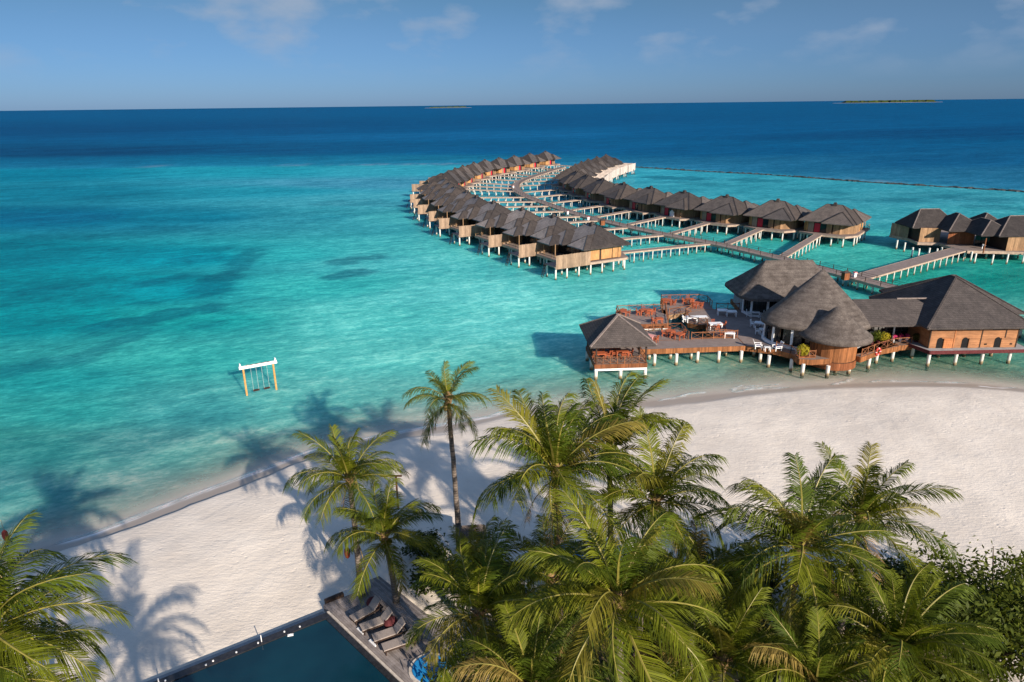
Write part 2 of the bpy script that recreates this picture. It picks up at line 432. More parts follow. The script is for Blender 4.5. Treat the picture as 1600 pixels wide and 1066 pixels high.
def m_sand():
    t = NT('sand')
    wet = t.N('ShaderNodeAttribute', attribute_name='wet').outputs['Fac']; foam = t.N('ShaderNodeAttribute', attribute_name='foam').outputs['Fac']
    lit = t.N('ShaderNodeAttribute', attribute_name='litter').outputs['Fac']
    n = t.noise(.35, 5); n2 = t.noise(5, 6, .7); n3 = t.noise(40, 2)
    col = t.ramp(n, [(.3, (.64, .57, .49)), (.7, (.74, .665, .575))])
    col = t.mix(.5, col, t.ramp(n3, [(.3, (.88, .88, .88)), (.7, (1.08, 1.08, 1.08))]), 'MULTIPLY')
    n4 = t.noise(.09, 4, .6); col = t.mix(1, col, t.ramp(n4, [(.35, (.90, .90, .91)), (.65, (1.05, 1.05, 1.05))]), 'MULTIPLY')
    col = t.mix(wet, col, (.36, .305, .255))
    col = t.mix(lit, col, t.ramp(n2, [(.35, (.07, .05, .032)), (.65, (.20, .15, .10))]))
    col = t.mix(foam, col, (.82, .82, .82))
    # low trampled lumps and wind ripples
    r1 = t.noise(2.6, 4, .6, sc=(.75, 1.7, 1)); r2 = t.noise(8, 3, .6, sc=(.7, 1.6, 1)); r3 = t.noise(.7, 2)
    h = t.math('ADD', t.math('MULTIPLY', r1, 1.0), t.math('ADD', t.math('MULTIPLY', r2, .5), t.math('MULTIPLY', r3, .8)))
    vo = t.N('ShaderNodeTexVoronoi'); vo.inputs['Scale'].default_value = 1.5; t.L(t.tc.outputs['Object'], vo.inputs['Vector'])
    dent = t.ramp(vo.outputs['Distance'], [(.06, (0, 0, 0)), (.22, (1, 1, 1))]); trail = t.ramp(t.noise(.16, 3, .6), [(.50, (0, 0, 0)), (.58, (1, 1, 1))])
    h = t.math('ADD', h, t.math('MULTIPLY', t.math('MULTIPLY', dent, trail), .5))
    dry = t.math('SUBTRACT', 1, wet)
    t.bump(t.math('MULTIPLY', h, dry), .42, .11)
    t.set(col, .9, .15)
    t.L(t.math('SUBTRACT', .92, t.math('MULTIPLY', wet, .5)), t.b.inputs['Roughness'])
    return t.mat

POOL_A = np.array(un(510, 957, 1.3)); POOL_U = np.array([-.840, -.543]); POOL_V = np.array([.620, -.785])
POOL_V = np.array([.70, -.714])
def pool_uv(X, Y):       # coordinates along far edge (u, to the left) and right edge (v, towards the camera side)
    det = POOL_U[0]*POOL_V[1]-POOL_U[1]*POOL_V[0]; dx, dy = X-POOL_A[0], Y-POOL_A[1]
    return (dx*POOL_V[1]-dy*POOL_V[0])/det, (POOL_U[0]*dy-POOL_U[1]*dx)/det

def sand_z(XX, DD, YY):
    z = beach_z(XX, -DD)
    u, v = pool_uv(XX, YY)
    inside = (u > -4.2) & (u < 26) & (v > .05) & (v < 22)
    return np.where(inside, np.minimum(z, -.6), z)
def wet_f(X, D, Y):
    d = -D; left = np.clip((-4-X)/8, 0, 1)
    edge = left*scarp_d(X) + (1-left)*(1.3+.8*fbm(X*.15, X*0, 9, 3))
    return 1/(1+np.exp((d-edge)/.16))*np.where(d < 0, .30+.70*np.exp(np.minimum(d, 0)/.9), 1.0)
PALM_XY = [(2.1, 28.4), (7.1, 29.6), (3.8, 21.6), (-1.8, 25.6), (12.5, 25.2), (16.8, 28.5), (15, 21.6), (8.6, 22.6), (5, 26), (11, 32), (19, 25), (22, 29), (0, 31)]
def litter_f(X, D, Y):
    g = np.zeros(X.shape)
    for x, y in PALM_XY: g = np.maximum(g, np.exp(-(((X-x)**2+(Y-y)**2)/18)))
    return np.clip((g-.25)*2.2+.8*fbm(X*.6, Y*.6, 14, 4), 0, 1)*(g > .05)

xs = np.concatenate([np.arange(-110, -45, 2.0), np.arange(-45, 62, .33), np.arange(62, 135, 2.0)])
ds = np.concatenate([np.arange(-40, -6, 2.0), np.arange(-6, -.01, .4), np.arange(0, 5.5, .09), np.arange(5.5, 14, .3), np.arange(14, 60, .7), np.arange(60, 150, 5)])
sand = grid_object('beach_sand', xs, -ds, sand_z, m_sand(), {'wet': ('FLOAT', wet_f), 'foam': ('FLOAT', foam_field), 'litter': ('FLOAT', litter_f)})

# --- water colour: depth and sea-bed zones surveyed over the lagoon (tones of the water itself)
WC = [(100,178,12,92,140),(800,172,12,92,140),(1500,164,16,90,136),(115,205,6,80,126),(450,205,10,88,136),(800,210,22,102,152),(1150,205,14,92,140),(1465,207,10,80,125),
 (115,240,4,74,116),(450,238,12,86,130),(800,236,14,96,145),(1150,236,18,92,138),(1500,250,22,94,138),
 (60,254,16,100,140),(350,250,16,106,144),(650,249,22,112,148),(1150,254,30,106,146),(1500,275,34,108,146),
 (50,272,14,122,148),(400,268,30,148,168),(620,266,48,158,178),(1050,270,52,158,178),(1250,290,54,154,170),(1480,310,56,150,165),
 (105,302,20,118,142),(400,300,34,146,166),(575,287,60,144,170),(600,312,62,160,176),(100,340,8,100,132),(300,340,20,122,146),(500,340,46,150,166),(620,340,66,172,178),(1450,335,56,154,165),(1580,345,58,156,164),
 (50,400,2,122,138),(295,402,3,144,160),(450,400,42,166,170),(600,405,72,180,183),(700,400,80,190,188),(1095,432,80,184,184),(1400,400,60,170,160),(1500,425,36,150,138),(1250,390,60,174,168),
 (50,450,0,122,134),(105,457,0,130,140),(250,450,2,142,154),(500,450,50,174,172),(715,457,95,202,198),(1000,455,88,196,190),
 (50,500,2,130,138),(300,500,28,158,156),(600,500,82,194,188),(800,505,95,200,195),(870,500,88,196,190),(1565,432,22,132,122),
 (80,595,32,150,150),(300,560,52,170,164),(600,560,92,196,188),(800,570,100,194,184),(1080,590,124,178,160),(1215,585,120,146,126),(1300,585,110,142,120),(1500,575,92,140,122),(1580,560,86,150,132),(930,600,116,184,172),
 (100,640,44,154,150),(305,642,70,165,163),(500,640,92,184,176),(575,628,96,188,180),(650,640,130,192,184),(50,700,54,146,138),(250,700,84,158,152),(400,700,116,178,168),(50,780,76,156,152),(215,767,108,160,156),(120,830,112,172,164)]
WATER_GAIN = 1.12
_wp = np.array([un(a, b, 0) for a, b, *_ in WC]); _wc = np.array([srgb(c[2:]) for c in WC])
def wparam(X, Y):
    Y = np.maximum(Y, 22.0); return np.stack([np.clip(X/Y, -.95, .95)*3.0, 13*np.log(Y/20)/3.2 * 1.0], -1)
_wq = wparam(_wp[:, 0], _wp[:, 1])
STROKES = [  # seagrass and coral patches on the lagoon bed: polyline, half width m, strength
    ([(392, 392), (378, 412), (345, 436), (330, 455)], 3.0, .55), ([(330, 482), (290, 488), (230, 500), (170, 510)], 2.8, .6), ([(230, 520), (170, 540), (120, 560), (40, 575), (-60, 592)], 2.2, .42),
    ([(150, 512), (225, 512)], 2.2, .4), ([(230, 442), (292, 430)], 2.6, .5), ([(275, 407), (340, 402)], 3, .45), ([(215, 473), (245, 472)], 1.6, .35), ([(60, 455), (110, 452)], 3, .25),
    ([(560, 425), (538, 430)], 3.0, .62), ([(520, 411), (545, 410)], 2.4, .5), ([(560, 404), (585, 403)], 2.4, .5), ([(310, 510), (335, 508)], 1.5, .4), ([(355, 490), (372, 490)], 1.2, .3),
    ([(60, 375), (150, 368), (260, 360)], 8, .30), ([(0, 380), (90, 372)], 7, .28), ([(80, 345), (240, 343), (400, 340)], 7, .2), ([(180, 392), (340, 390)], 3, .35), ([(430, 335), (600, 330)], 6, .22),
    ([(520, 318), (580, 316)], 7, .3), ([(470, 345), (520, 343)], 5, .2), ([(1040, 278), (1085, 279)], 8, .5), ([(1060, 285), (1110, 288)], 6, .3), ([(1165, 281), (1200, 283)], 7, .4), ([(1260, 300), (1300, 302)], 5, .3), ([(1290, 312), (1350, 313)], 3.5, .35),
    ([(1520, 322), (1590, 326)], 4, .4), ([(1400, 312), (1440, 313)], 5, .3), ([(1480, 308), (1560, 313)], 6, .35), ([(620, 318), (640, 326)], 5, .35),
    ([(120, 700), (60, 725), (0, 745)], 3.2, .34), ([(260, 690), (170, 705)], 2.4, .28), ([(330, 655), (200, 685)], 1.8, .22), ([(80, 690), (20, 700)], 2.2, .28), ([(300, 655), (370, 648)], 1.5, .18), ([(0, 755), (50, 750)], 2, .25),
    ([(1460, 420), (1500, 418)], 2.0, .35), ([(1490, 412), (1520, 412)], 1.2, .25)]
STROKES = [([un(x, y, 0) for x, y in l], w, s) for l, w, s in STROKES]
def reef_y(X):       # the reef crest far out
    px = [(-400, 268), (0, 264.5), (200, 262), (420, 260), (620, 258.5), (800, 257.5), (987, 260.5), (1080, 266), (1200, 272), (1330, 282), (1600, 298.5), (2000, 318)]
    p = np.array([un(a, b, 0) for a, b in px]); return np.interp(X, p[:, 0], p[:, 1])
def water_colour(X, D, Y):
    P = wparam(X, Y).reshape(-1, 2)
    deep = _wp[:, 1] > reef_y(_wp[:, 0])
    def idw(sel):
        num = np.zeros((len(P), 3)); den = np.zeros(len(P))
        for q, c in zip(_wq[sel], _wc[sel]):
            w = 1/(((P-q)**2*np.array([1.0, 2.2])).sum(1)+.012)**1.9
            num += w[:, None]*c; den += w
        return (num/den[:, None]).reshape(X.shape+(3,))
    k = (1/(1+np.exp(-np.clip((Y-reef_y(X)+5*fbm(X*.06, Y*.06, 77, 3))/3.0, -40, 40))))[..., None]
    near = np.exp(-np.clip(Y-reef_y(X), 0, None)/42)[..., None]      # the outer reef slope, seen through deepening water
    col = idw(~deep)*(1-k) + (idw(deep)*(.84+.16*near)+near*np.array([.006, .045, .045]))*k
    # reef crest: lagoon to deep water within a few metres
    dark = np.zeros(X.shape); m = (Y < 420) & (np.abs(X) < 420) & (D > .5)
    x, y = X[m], Y[m]; dk = np.zeros(x.shape)
    wob = fbm(x*.12, y*.12, 41, 4); wob2 = fbm(x*.45, y*.45, 43, 3)
    for l, w, s in STROKES:
        dd = seg_dist(x, y, l) + wob*w*.7 + wob2*w*.9
        dk = np.maximum(dk, min(1, s*1.35)/(1+np.exp((dd-w)/(w*.11))))
    mott = np.clip(fbm(x*.035, y*.06, 47, 5)-.05, 0, 1)*.32*np.clip((y-110)/80, 0, 1)
    dk = 1-(1-dk)*(1-mott)
    dark[m] = dk
    tint = np.array(srgb((10, 80, 105)))
    col = col*(1-dark[..., None]*.72) + tint*dark[..., None]*.72
    return np.clip(col/WATER_GAIN-.004, .0005, .8)
def water_alpha(X, D, Y):
    d = np.clip(D+.3*fbm(X*.35, Y*.35, 51, 3), 0, None)
    return np.clip(1-np.exp(-(d/6.0)**1.3), 0, 1)
def reef_foam(X, D, Y):
    f = foam_field(X, D, Y)
    m = (np.abs(X) < 320) & (Y > 190) & (Y < 430)
    x, y = X[m], Y[m]; ry = reef_y(x)
    s = np.exp(-((y-ry-6)/7)**2)*np.clip(fbm(x*.035, y*0, 61, 4)*3.0-.55, 0, 1)*np.clip(fbm(x*.3, y*.3, 63, 3)*2+.5, 0, 1)
    f[m] = np.maximum(f[m], s*.18); return f

def m_water():
    t = NT('sea_water')
    vc = t.N('ShaderNodeAttribute', attribute_name='tone').outputs['Color']; al = t.N('ShaderNodeAttribute', attribute_name='depth_alpha').outputs['Fac']
    foam = t.N('ShaderNodeAttribute', attribute_name='foam').outputs['Fac']
    obj = t.tc.outputs['Object']
    rot = t.N('ShaderNodeMapping'); rot.inputs['Rotation'].default_value = (0, 0, R(-20)); t.L(obj, rot.inputs[0]); v = rot.outputs[0]
    big = t.noise(.11, 3, .5, v, (.6, 1.3, 1)); mid = t.noise(.55, 5, .65, v, (.65, 1.2, 1)); fin = t.noise(1.9, 4, .65, v, (.7, 1.2, 1)); vast = t.noise(.02, 4, .6, v, (.4, 1.5, 1))
    tex = t.math('ADD', t.math('MULTIPLY', mid, .6), t.math('ADD', t.math('MULTIPLY', big, .35), t.math('ADD', t.math('MULTIPLY', vast, .3), t.math('MULTIPLY', fin, .42))))
    col = t.mix(1, vc, t.ramp(tex, [(.64, (.42, .60, .66)), (.835, (1.0, 1.0, 1.0)), (1.02, (2.6, 1.48, 1.40))]), 'MULTIPLY')  # wave sparkle and darker wave sides painted into the water colour
    col = t.mix(foam, col, (.80, .80, .80))
    t.set(col, 1, 0)
    bmp = t.bump(t.math('ADD', t.math('MULTIPLY', mid, 1.0), t.math('ADD', t.math('MULTIPLY', big, 1.2), t.math('MULTIPLY', fin, .3))), .5, .5)
    tr = t.N('ShaderNodeBsdfTransparent'); mx = t.N('ShaderNodeMixShader')
    t.L(t.math('MAXIMUM', al, foam), mx.inputs[0]);
    t.b.subsurface_method = 'BURLEY'; t.b.inputs['Subsurface Weight'].default_value = .85; t.b.inputs['Subsurface Radius'].default_value = (.6, 1.6, 1.8); t.b.inputs['Subsurface Scale'].default_value = 1.5
    # sky reflection grows towards grazing view but stays limited by the chop
    gl = t.N('ShaderNodeBsdfGlossy'); gl.inputs['Roughness'].default_value = .16; t.L(bmp.outputs[0], gl.inputs['Normal'])
    fr = t.N('ShaderNodeFresnel'); fr.inputs['IOR'].default_value = 1.33; t.L(bmp.outputs[0], fr.inputs['Normal'])
    m2 = t.N('ShaderNodeMixShader'); t.L(t.math('MINIMUM', t.math('MULTIPLY', fr.outputs[0], .8), .055), m2.inputs[0]); t.L(t.b.outputs[0], m2.inputs[1]); t.L(gl.outputs[0], m2.inputs[2])
    t.L(tr.outputs[0], mx.inputs[1]); t.L(m2.outputs[0], mx.inputs[2]); t.L(mx.outputs[0], t.out.inputs[0])
    return t.mat
def geo(a, b, n): return np.geomspace(a, b, n)
wx = np.concatenate([-geo(420, 90000, 26)[::-1], np.arange(-415, -120, 5), np.arange(-120, -50, .9), np.arange(-50, 80, .6), np.arange(80, 150, 1.6), np.arange(150, 415, 5), geo(420, 90000, 26)])
wd = np.concatenate([np.arange(-.8, 8, .16), np.arange(8, 40, .6), np.arange(40, 130, .9), np.arange(130, 250, 1.4), np.arange(250, 420, 2.2), geo(422, 2000, 60), geo(2080, 90000, 24)])
water = grid_object('sea_water', wx, wd, lambda X, D, Y: np.zeros(X.shape), m_water(), {'tone': ('COL', water_colour), 'depth_alpha': ('FLOAT', water_alpha), 'foam': ('FLOAT', reef_foam)})

# deep sea floor below everything, so the ground goes on under the water
b = MB(); b.quad((-90000, -3000, -3.2), (90000, -3000, -3.2), (90000, 90000, -3.2), (-90000, 90000, -3.2)); b.build('sea_bed', M['pale_concrete'], kind='structure')

def smooth_line(P, step=1.5, it=3):
    P = np.asarray(P)
    for _ in range(it):
        Q = [P[0]]
        for a, c in zip(P[:-1], P[1:]): Q += [a*.75+c*.25, a*.25+c*.75]
        Q.append(P[-1]); P = np.array(Q)
    s = np.concatenate([[0], np.cumsum(np.hypot(*np.diff(P, axis=0).T))]); n = int(s[-1]/step)
    t = np.linspace(0, s[-1], n+1); return np.stack([np.interp(t, s, P[:, 0]), np.interp(t, s, P[:, 1])], 1)
# breakwater: a low line of rocks along the reef
def breakwater():
    px = [(985, 260.5), (1030, 263), (1080, 266.3), (1140, 269.5), (1200, 272.5), (1260, 277), (1330, 282.5), (1400, 287), (1460, 290.5), (1530, 294.5), (1600, 299), (1720, 306)]
    P = np.array([un(a, c, .2) for a, c in px]); L = smooth_line(P, 1.1, 1); T = np.gradient(L, axis=0); T /= np.hypot(T[:, 0], T[:, 1])[:, None]
    mb = MB(); n = len(L)
    for p, t in zip(L, T):
        w = random.uniform(.7, 1.3); h = random.uniform(.2, .62); o = random.uniform(-.4, .4)
        for k, (a, z) in enumerate(((-1, -.8), (-.75, h*.55*random.uniform(.5, 1.2)), (-.1, h), (.55, h*.8*random.uniform(.6, 1.2)), (1, -.8))):
            mb.v.append((p[0]-t[1]*(a*w+o)+random.uniform(-.25, .25), p[1]+t[0]*(a*w+o)+random.uniform(-.25, .25), z))
    for i in range(n-1):
        for k in range(4): mb.f.append((i*5+k, i*5+k+1, i*5+k+6, i*5+k+5)[::-1]); mb.m.append(0)
    o = mb.build('rock_breakwater', M['rock']); tag(o, 'long low line of dark rocks along the reef edge, right of the villas', 'breakwater')
breakwater()

# far islands
def island(px0, px1, py, label, hveg):
    Y = 9000.0
    def at(px): 
        d = FW+RT*((px-800)/F_PX)-UP*((py-533)/F_PX); return d[0]/d[1]*Y
    x0, x1 = at(px0), at(px1); t = thing('far_island', label, 'island', ((x0+x1)/2, Y, 0), 0, 'islands on the horizon'); w = (x1-x0)/2
    s = MB(); n = 40; top = []
    for i in range(n): a = 2*PI*i/n; top.append((math.cos(a)*w, math.sin(a)*w*.3))
    i0 = 0; s.v += [(x, y, -2) for x, y in top]+[(x*.96, y*.96, 1.2) for x, y in top]
    for j in range(n): s.f.append((j, (j+1) % n, n+(j+1) % n, n+j)); s.m.append(0)
    s.f.append(tuple(range(n, 2*n))); s.m.append(0); s.build('sand_bank', M['pale_concrete'], t)
    if hveg:
        g = MB()
        for i in range(120):
            a = random.uniform(-.72, .72); r = random.uniform(.03, .08)*w; h = hveg*random.uniform(.6, 1.15)
            x = a*w; y = random.uniform(-.1, .1)*w
            g.hexa([(x-r, y-r, 4), (x+r, y-r, 4), (x+r, y+r, 4), (x-r, y+r, 4), (x-r*.5, y-r*.5, h), (x+r*.5, y-r*.5, h*.95), (x+r*.5, y+r*.5, h), (x-r*.5, y+r*.5, h*.9)])
        g.build('vegetation', M['shrub_leaf'], t, kind='stuff')
island(662, 738, 167, 'small bare sand island on the horizon, left of centre', 14)
island(1300, 1475, 156, 'long green island on the horizon at the right', 26)

# ------------------------------------------------------------------ boardwalk, jetties
BW_Z = 1.75
BW_PX = [(1700, 535), (1600, 505), (1500, 477), (1400, 450), (1325, 430), (1240, 408), (1125, 381), (1060, 370), (1000, 358), (940, 344), (900, 334), (860, 320), (825, 308), (807, 298), (804, 288), (822, 279), (845, 271.5), (862, 266), (880, 261)]
BWP = np.array([un(x, y, BW_Z) for x, y in BW_PX])
BWL = smooth_line(BWP, 1.5)
def ribbon(mb, line, w, z0, z1, zs=None, m=0):
    line = np.asarray(line); T = np.gradient(line, axis=0); T /= np.hypot(T[:, 0], T[:, 1])[:, None]; Nn = np.stack([-T[:, 1], T[:, 0]], 1)
    zs = np.zeros(len(line)) if zs is None else zs
    i0 = len(mb.v)
    for p, n, dz in zip(line, Nn, zs):
        l = p+n*w/2; r = p-n*w/2
        mb.v += [(l[0], l[1], z0+dz), (r[0], r[1], z0+dz), (r[0], r[1], z1+dz), (l[0], l[1], z1+dz)]
    for k in range(len(line)-1):
        a = i0+k*4; c = a+4
        for e in range(4):
            mb.f.append((a+e, a+(e+1) % 4, c+(e+1) % 4, c+e)); mb.m.append(m)
    mb.f.append((i0+3, i0+2, i0+1, i0)); mb.m.append(m); e = i0+4*(len(line)-1); mb.f.append((e, e+1, e+2, e+3)); mb.m.append(m)
    return Nn
def post_mesh(h, r, name='support_post', n=10):
    mb = MB(); mb.tube([(0, 0, -2.2), (0, 0, h)], r, n, cap=True); return mb.mesh(name, M['white_post'], False)
POST_BW = post_mesh(BW_Z-.3, .15); POST_J = post_mesh(1.62, .105, n=8); POST_V = post_mesh(2.2, .165)

def boardwalk():
    t = thing('boardwalk', 'long grey timber boardwalk on posts curving between the two rows of villas', 'boardwalk')
    d = MB(); Nn = ribbon(d, BWL, 2.7, BW_Z-.12, BW_Z); d.build('deck', M['deck_boards'], t)
    for s in (1, -1):
        f = MB(); ribbon(f, BWL+Nn*s*1.40, .10, BW_Z-.40, BW_Z+.03); f.build('edge_beam', M['jetty_fascia'], t)
        rl = MB()
        for k in range(0, len(BWL), 2):
            p = BWL[k]+Nn[k]*s*1.27; rl.bar((*p, BW_Z), (*p, BW_Z+.85), .09)
        for z in (.45, .80):
            rl.tube([(*(BWL[k]+Nn[k]*s*1.27), BW_Z+z) for k in range(0, len(BWL), 2)], .022, 4)
        rl.build('railing', M['dark_wood'], t, kind='stuff')
        for k in range(1, len(BWL), 2): inst('support_post', POST_BW, t, (*(BWL[k]+Nn[k]*s*1.05), 0))
boardwalk()
ROWNAME = {'L': 'left', 'R': 'right'}
ORD = ['nearest', 'second', 'third', 'fourth', 'fifth', 'sixth', 'seventh', 'eighth', 'ninth', 'tenth', 'eleventh', 'twelfth', 'thirteenth', 'fourteenth', 'fifteenth', 'sixteenth', 'seventeenth', 'eighteenth', 'nineteenth', 'twentieth']
def jetty(a, b, za, zb, w, label, group='jetties to the villas'):
    a = np.array(a); b = np.array(b); L = np.hypot(*(b-a)); ang = math.atan2(b[1]-a[1], b[0]-a[0])
    t = thing('villa_jetty', label, 'jetty', (a[0], a[1], 0), ang, group)
    n = max(2, int(L/1.2)); line = np.stack([np.linspace(0, L, n), np.zeros(n)], 1); zs = np.linspace(za, zb, n)
    d = MB(); ribbon(d, line, w, -.10, 0, zs); d.build('deck', M['deck_boards'], t)
    f = MB()
    for s in (1, -1): ribbon(f, line+np.array([0, s*(w/2+.045)]), .08, -.26, .02, zs)
    f.build('edge_beam', M['jetty_fascia'], t)
    k = max(2, int(L/2.3))
    for i in range(k):
        x = (i+.6)*L/k
        for s in (1, -1): inst('support_post', POST_J, t, (x, s*(w/2-.1), (zs[0]+(zs[-1]-zs[0])*x/L)-1.9))
    return t

# ------------------------------------------------------------------ overwater villa (local +x points away from the boardwalk)
def hip(mb, x0, x1, y0, y1, ze, slope, axis, in0=None, in1=None, th=.2, mats=(0, 0, 0, 0), caps=None):
    """hipped roof: ridge along axis; in0/in1 = ridge inset at either end. face order: -y, +x, +y, -x"""
    if axis == 'x':
        hw = (y1-y0)/2; zr = ze+hw*slope; in0 = hw if in0 is None else in0; in1 = hw if in1 is None else in1
        r0 = (x0+in0, (y0+y1)/2, zr); r1 = (x1-in1, (y0+y1)/2, zr)
    else:
        hw = (x1-x0)/2; zr = ze+hw*slope; in0 = hw if in0 is None else in0; in1 = hw if in1 is None else in1
        r0 = ((x0+x1)/2, y0+in0, zr); r1 = ((x0+x1)/2, y1-in1, zr)
    A, B_, C_, D_ = (x0, y0, ze), (x1, y0, ze), (x1, y1, ze), (x0, y1, ze)
    if axis == 'x':
        mb.quad(A, B_, r1, r0, mats[0]); mb.tri(B_, C_, r1, mats[1]); mb.quad(C_, D_, r0, r1, mats[2]); mb.tri(D_, A, r0, mats[3])
        hips = [(A, r0), (D_, r0), (B_, r1), (C_, r1), (r0, r1)]
    else:
        mb.tri(A, B_, r0, mats[0]); mb.quad(B_, C_, r1, r0, mats[1]); mb.tri(C_, D_, r1, mats[2]); mb.quad(D_, A, r0, r1, mats[3])
        hips = [(A, r0), (B_, r0), (C_, r1), (D_, r1), (r0, r1)]
    lo = [(p[0], p[1], p[2]-th) for p in (A, B_, C_, D_)]
    for i in range(4):
        p, q = (A, B_, C_, D_)[i], (A, B_, C_, D_)[(i+1) % 4]; mb.quad(lo[i], lo[(i+1) % 4], q, p, mats[i])
    mb.quad(lo[3], lo[2], lo[1], lo[0], 0)
    return hips

def make_villa():
    t = thing('overwater_villa', 'villa', 'villa', (0, 0, 0), 0, 'overwater villas along the boardwalk')
    SH = [M['shingle'], M['shingle_pale'], M['shingle_mid']]
    d = MB(); d.prism([(-6.3, -4.2), (-3.2, -6.0), (8.4, -6.0), (8.4, 2.0), (11.6, 2.0), (11.6, 5.75), (-4.7, 5.75), (-6.3, 2.2)], 2.28, 2.46); d.build('deck', M['deck_boards'], t)
    f = MB(); f.boards((-4.75, 5.75), (-6.35, 2.2), 2.02, 2.42, 1.2, .05, gap=0); f.boards((-6.35, 2.2), (-6.35, -4.2), 2.02, 2.42, 1.2, .05, gap=0); f.boards((-6.3, -4.25), (-3.2, -6.05), 2.02, 2.42, 1.2, .05, gap=0); f.boards((-3.2, -6.05), (8.4, -6.05), 2.02, 2.42, 1.4, .05, gap=0); f.boards((8.45, -6), (8.45, 2), 2.02, 2.42, 1.3, .05, gap=0); f.boards((11.5, 5.8), (-4.6, 5.8), 2.02, 2.42, 1.3, .05, gap=0)
    f.build('deck_edge', M['jetty_fascia'], t, kind='stuff')
    c = MB(); c.prism([(-4.2, -2.5), (-1.6, -5.05), (3.9, -5.05), (3.9, 5.05), (-3.3, 5.05), (-4.2, 4.1)], 2.44, 5.05); c.build('core_wall', M['dark_wood'], t)
    # near side (+y): smooth woven panels between dark battens
    for x0, x1 in ((3.95, 1.5), (1.1, -1.35), (-1.5, -2.75)):
        p = MB(); p.boards((x0, 5.10), (x1, 5.10), 2.62, 4.95, 3, .05, gap=.03); p.build('wall_panel', M['honey_wood'], t)
    p = MB(); p.boards((-2.85, 5.10), (-3.3, 5.10), 2.55, 4.95, .3, .05); p.boards((-3.3, 5.12), (-4.25, 4.15), 2.55, 4.95, .3, .05); p.build('corner_wall', M['honey_wood'], t)
    # inner end (-x): door, glass, light panel
    for y0, y1, mt, nm in ((4.05, 2.9, 'screen_wood', 'wall_panel'), (2.75, 1.55, 'red_paint', 'entrance_door'), (.2, -.9, 'plank_wood', 'wall_panel')):
        p = MB(); p.boards((-4.25, y0), (-4.25, y1), 2.5, 4.9 if nm == 'wall_panel' else 4.45, .4, .05, gap=.01); p.build(nm, M[mt], t)
    g = MB(); g.boards((-4.23, 1.45), (-4.23, .3), 2.5, 4.8, .6, .03); g.build('glass_door', M['dark_glass'], t)
    p = MB(); p.boards((-4.25, -1.2), (-4.25, -2.5), 2.42, 4.95, .28, .05); p.boards((-4.25, -2.55), (-1.62, -5.12), 2.42, 4.95, .28, .05); p.boards((-1.6, -5.12), (1.8, -5.12), 2.42, 4.95, .28, .05); p.build('plank_wall', M['plank_wood'], t, kind='stuff')
    p = MB(); p.boards((2.0, -5.12), (2.9, -5.12), 2.42, 4.95, .3, .05); p.build('corner_wall', M['honey_wood'], t)
    g = MB(); g.boards((3.0, -5.10), (3.9, -5.10), 2.9, 4.7, .6, .03); g.boards((3.94, -5.0), (3.94, 4.6), 2.5, 4.8, 1.2, .03, gap=.14); g.build('window_glass', M['dark_glass'], t)
    p = MB(); p.boards((4.1, -5.10), (5.5, -5.10), 2.42, 4.9, .3, .05); p.build('side_wall', M['honey_wood'], t)
    for x, y in ((7.3, -5.1), (7.3, -1.0), (4.9, 1.2)):
        p = MB(); p.tube([(x, y, 2.46), (x, y, 5.0)], .10, 6); p.build('column', M['plank_wood'], t)
    # privacy screen on the sun deck
    s = MB(); s.boards((11.45, 5.86), (4.0, 5.86), 2.05, 4.55, .34, .05, jit=.02, gap=.02, rag=.03); s.bar((4.2, 5.80, 4.3), (11.5, 5.80, 4.3), .1); s.bar((4.2, 5.80, 2.7), (11.5, 5.80, 2.7), .1)
    s.build('privacy_screen', M['screen_wood'], t, kind='stuff')
    rl = MB()
    for x in (8.4, 6.6, 4.9): rl.bar((x, -5.9, 2.46), (x, -5.9, 3.35), .08)
    for y in (-5.9, -3.2, -.6, 1.9): rl.bar((8.3, y, 2.46), (8.3, y, 3.35), .08)
    for z in (2.9, 3.3): rl.bar((4.9, -5.9, z), (8.4, -5.9, z), .05); rl.bar((8.3, -5.9, z), (8.3, 1.9, z), .05)
    rl.build('railing', M['plank_wood'], t)
    la = MB()
    for y in (2.4, 3.0): la.bar((11.65, y, 2.5), (12.7, y, -.6), .07)
    for k in range(6): la.bar((11.75+.17*k, 2.4, 2.2-.5*k), (11.75+.17*k, 3.0, 2.2-.5*k), .06)
    la.build('ladder', M['dark_wood'], t)
    # roofs
    caps = []
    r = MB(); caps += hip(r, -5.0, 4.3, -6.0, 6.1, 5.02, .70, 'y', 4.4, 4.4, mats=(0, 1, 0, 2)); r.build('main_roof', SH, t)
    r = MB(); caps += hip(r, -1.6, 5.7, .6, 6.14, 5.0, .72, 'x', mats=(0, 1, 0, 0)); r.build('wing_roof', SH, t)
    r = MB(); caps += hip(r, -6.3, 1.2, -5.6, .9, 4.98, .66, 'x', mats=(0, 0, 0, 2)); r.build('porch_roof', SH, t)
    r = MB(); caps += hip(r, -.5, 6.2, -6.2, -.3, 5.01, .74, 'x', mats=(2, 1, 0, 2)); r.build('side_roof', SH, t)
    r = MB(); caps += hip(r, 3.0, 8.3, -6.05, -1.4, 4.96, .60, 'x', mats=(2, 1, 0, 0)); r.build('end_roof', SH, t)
    k = MB()
    for a, b_ in caps:
        a = Vector(a); b_ = Vector(b_)
        if (b_-a).length > .2: k.bar(a+Vector((0, 0, .0)), b_+Vector((0, 0, .0)), .16, .10)
    k.build('ridge_cap', M['shingle'], t)
    v = MB(); v.hexa([(-.9, -.5, 8.0), (.2, -.5, 8.0), (.2, .5, 8.0), (-.9, .5, 8.0), (-.6, -.2, 8.75), (-.1, -.2, 8.75), (-.1, .2, 8.75), (-.6, .2, 8.75)]); v.build('roof_finial', M['shingle'], t)
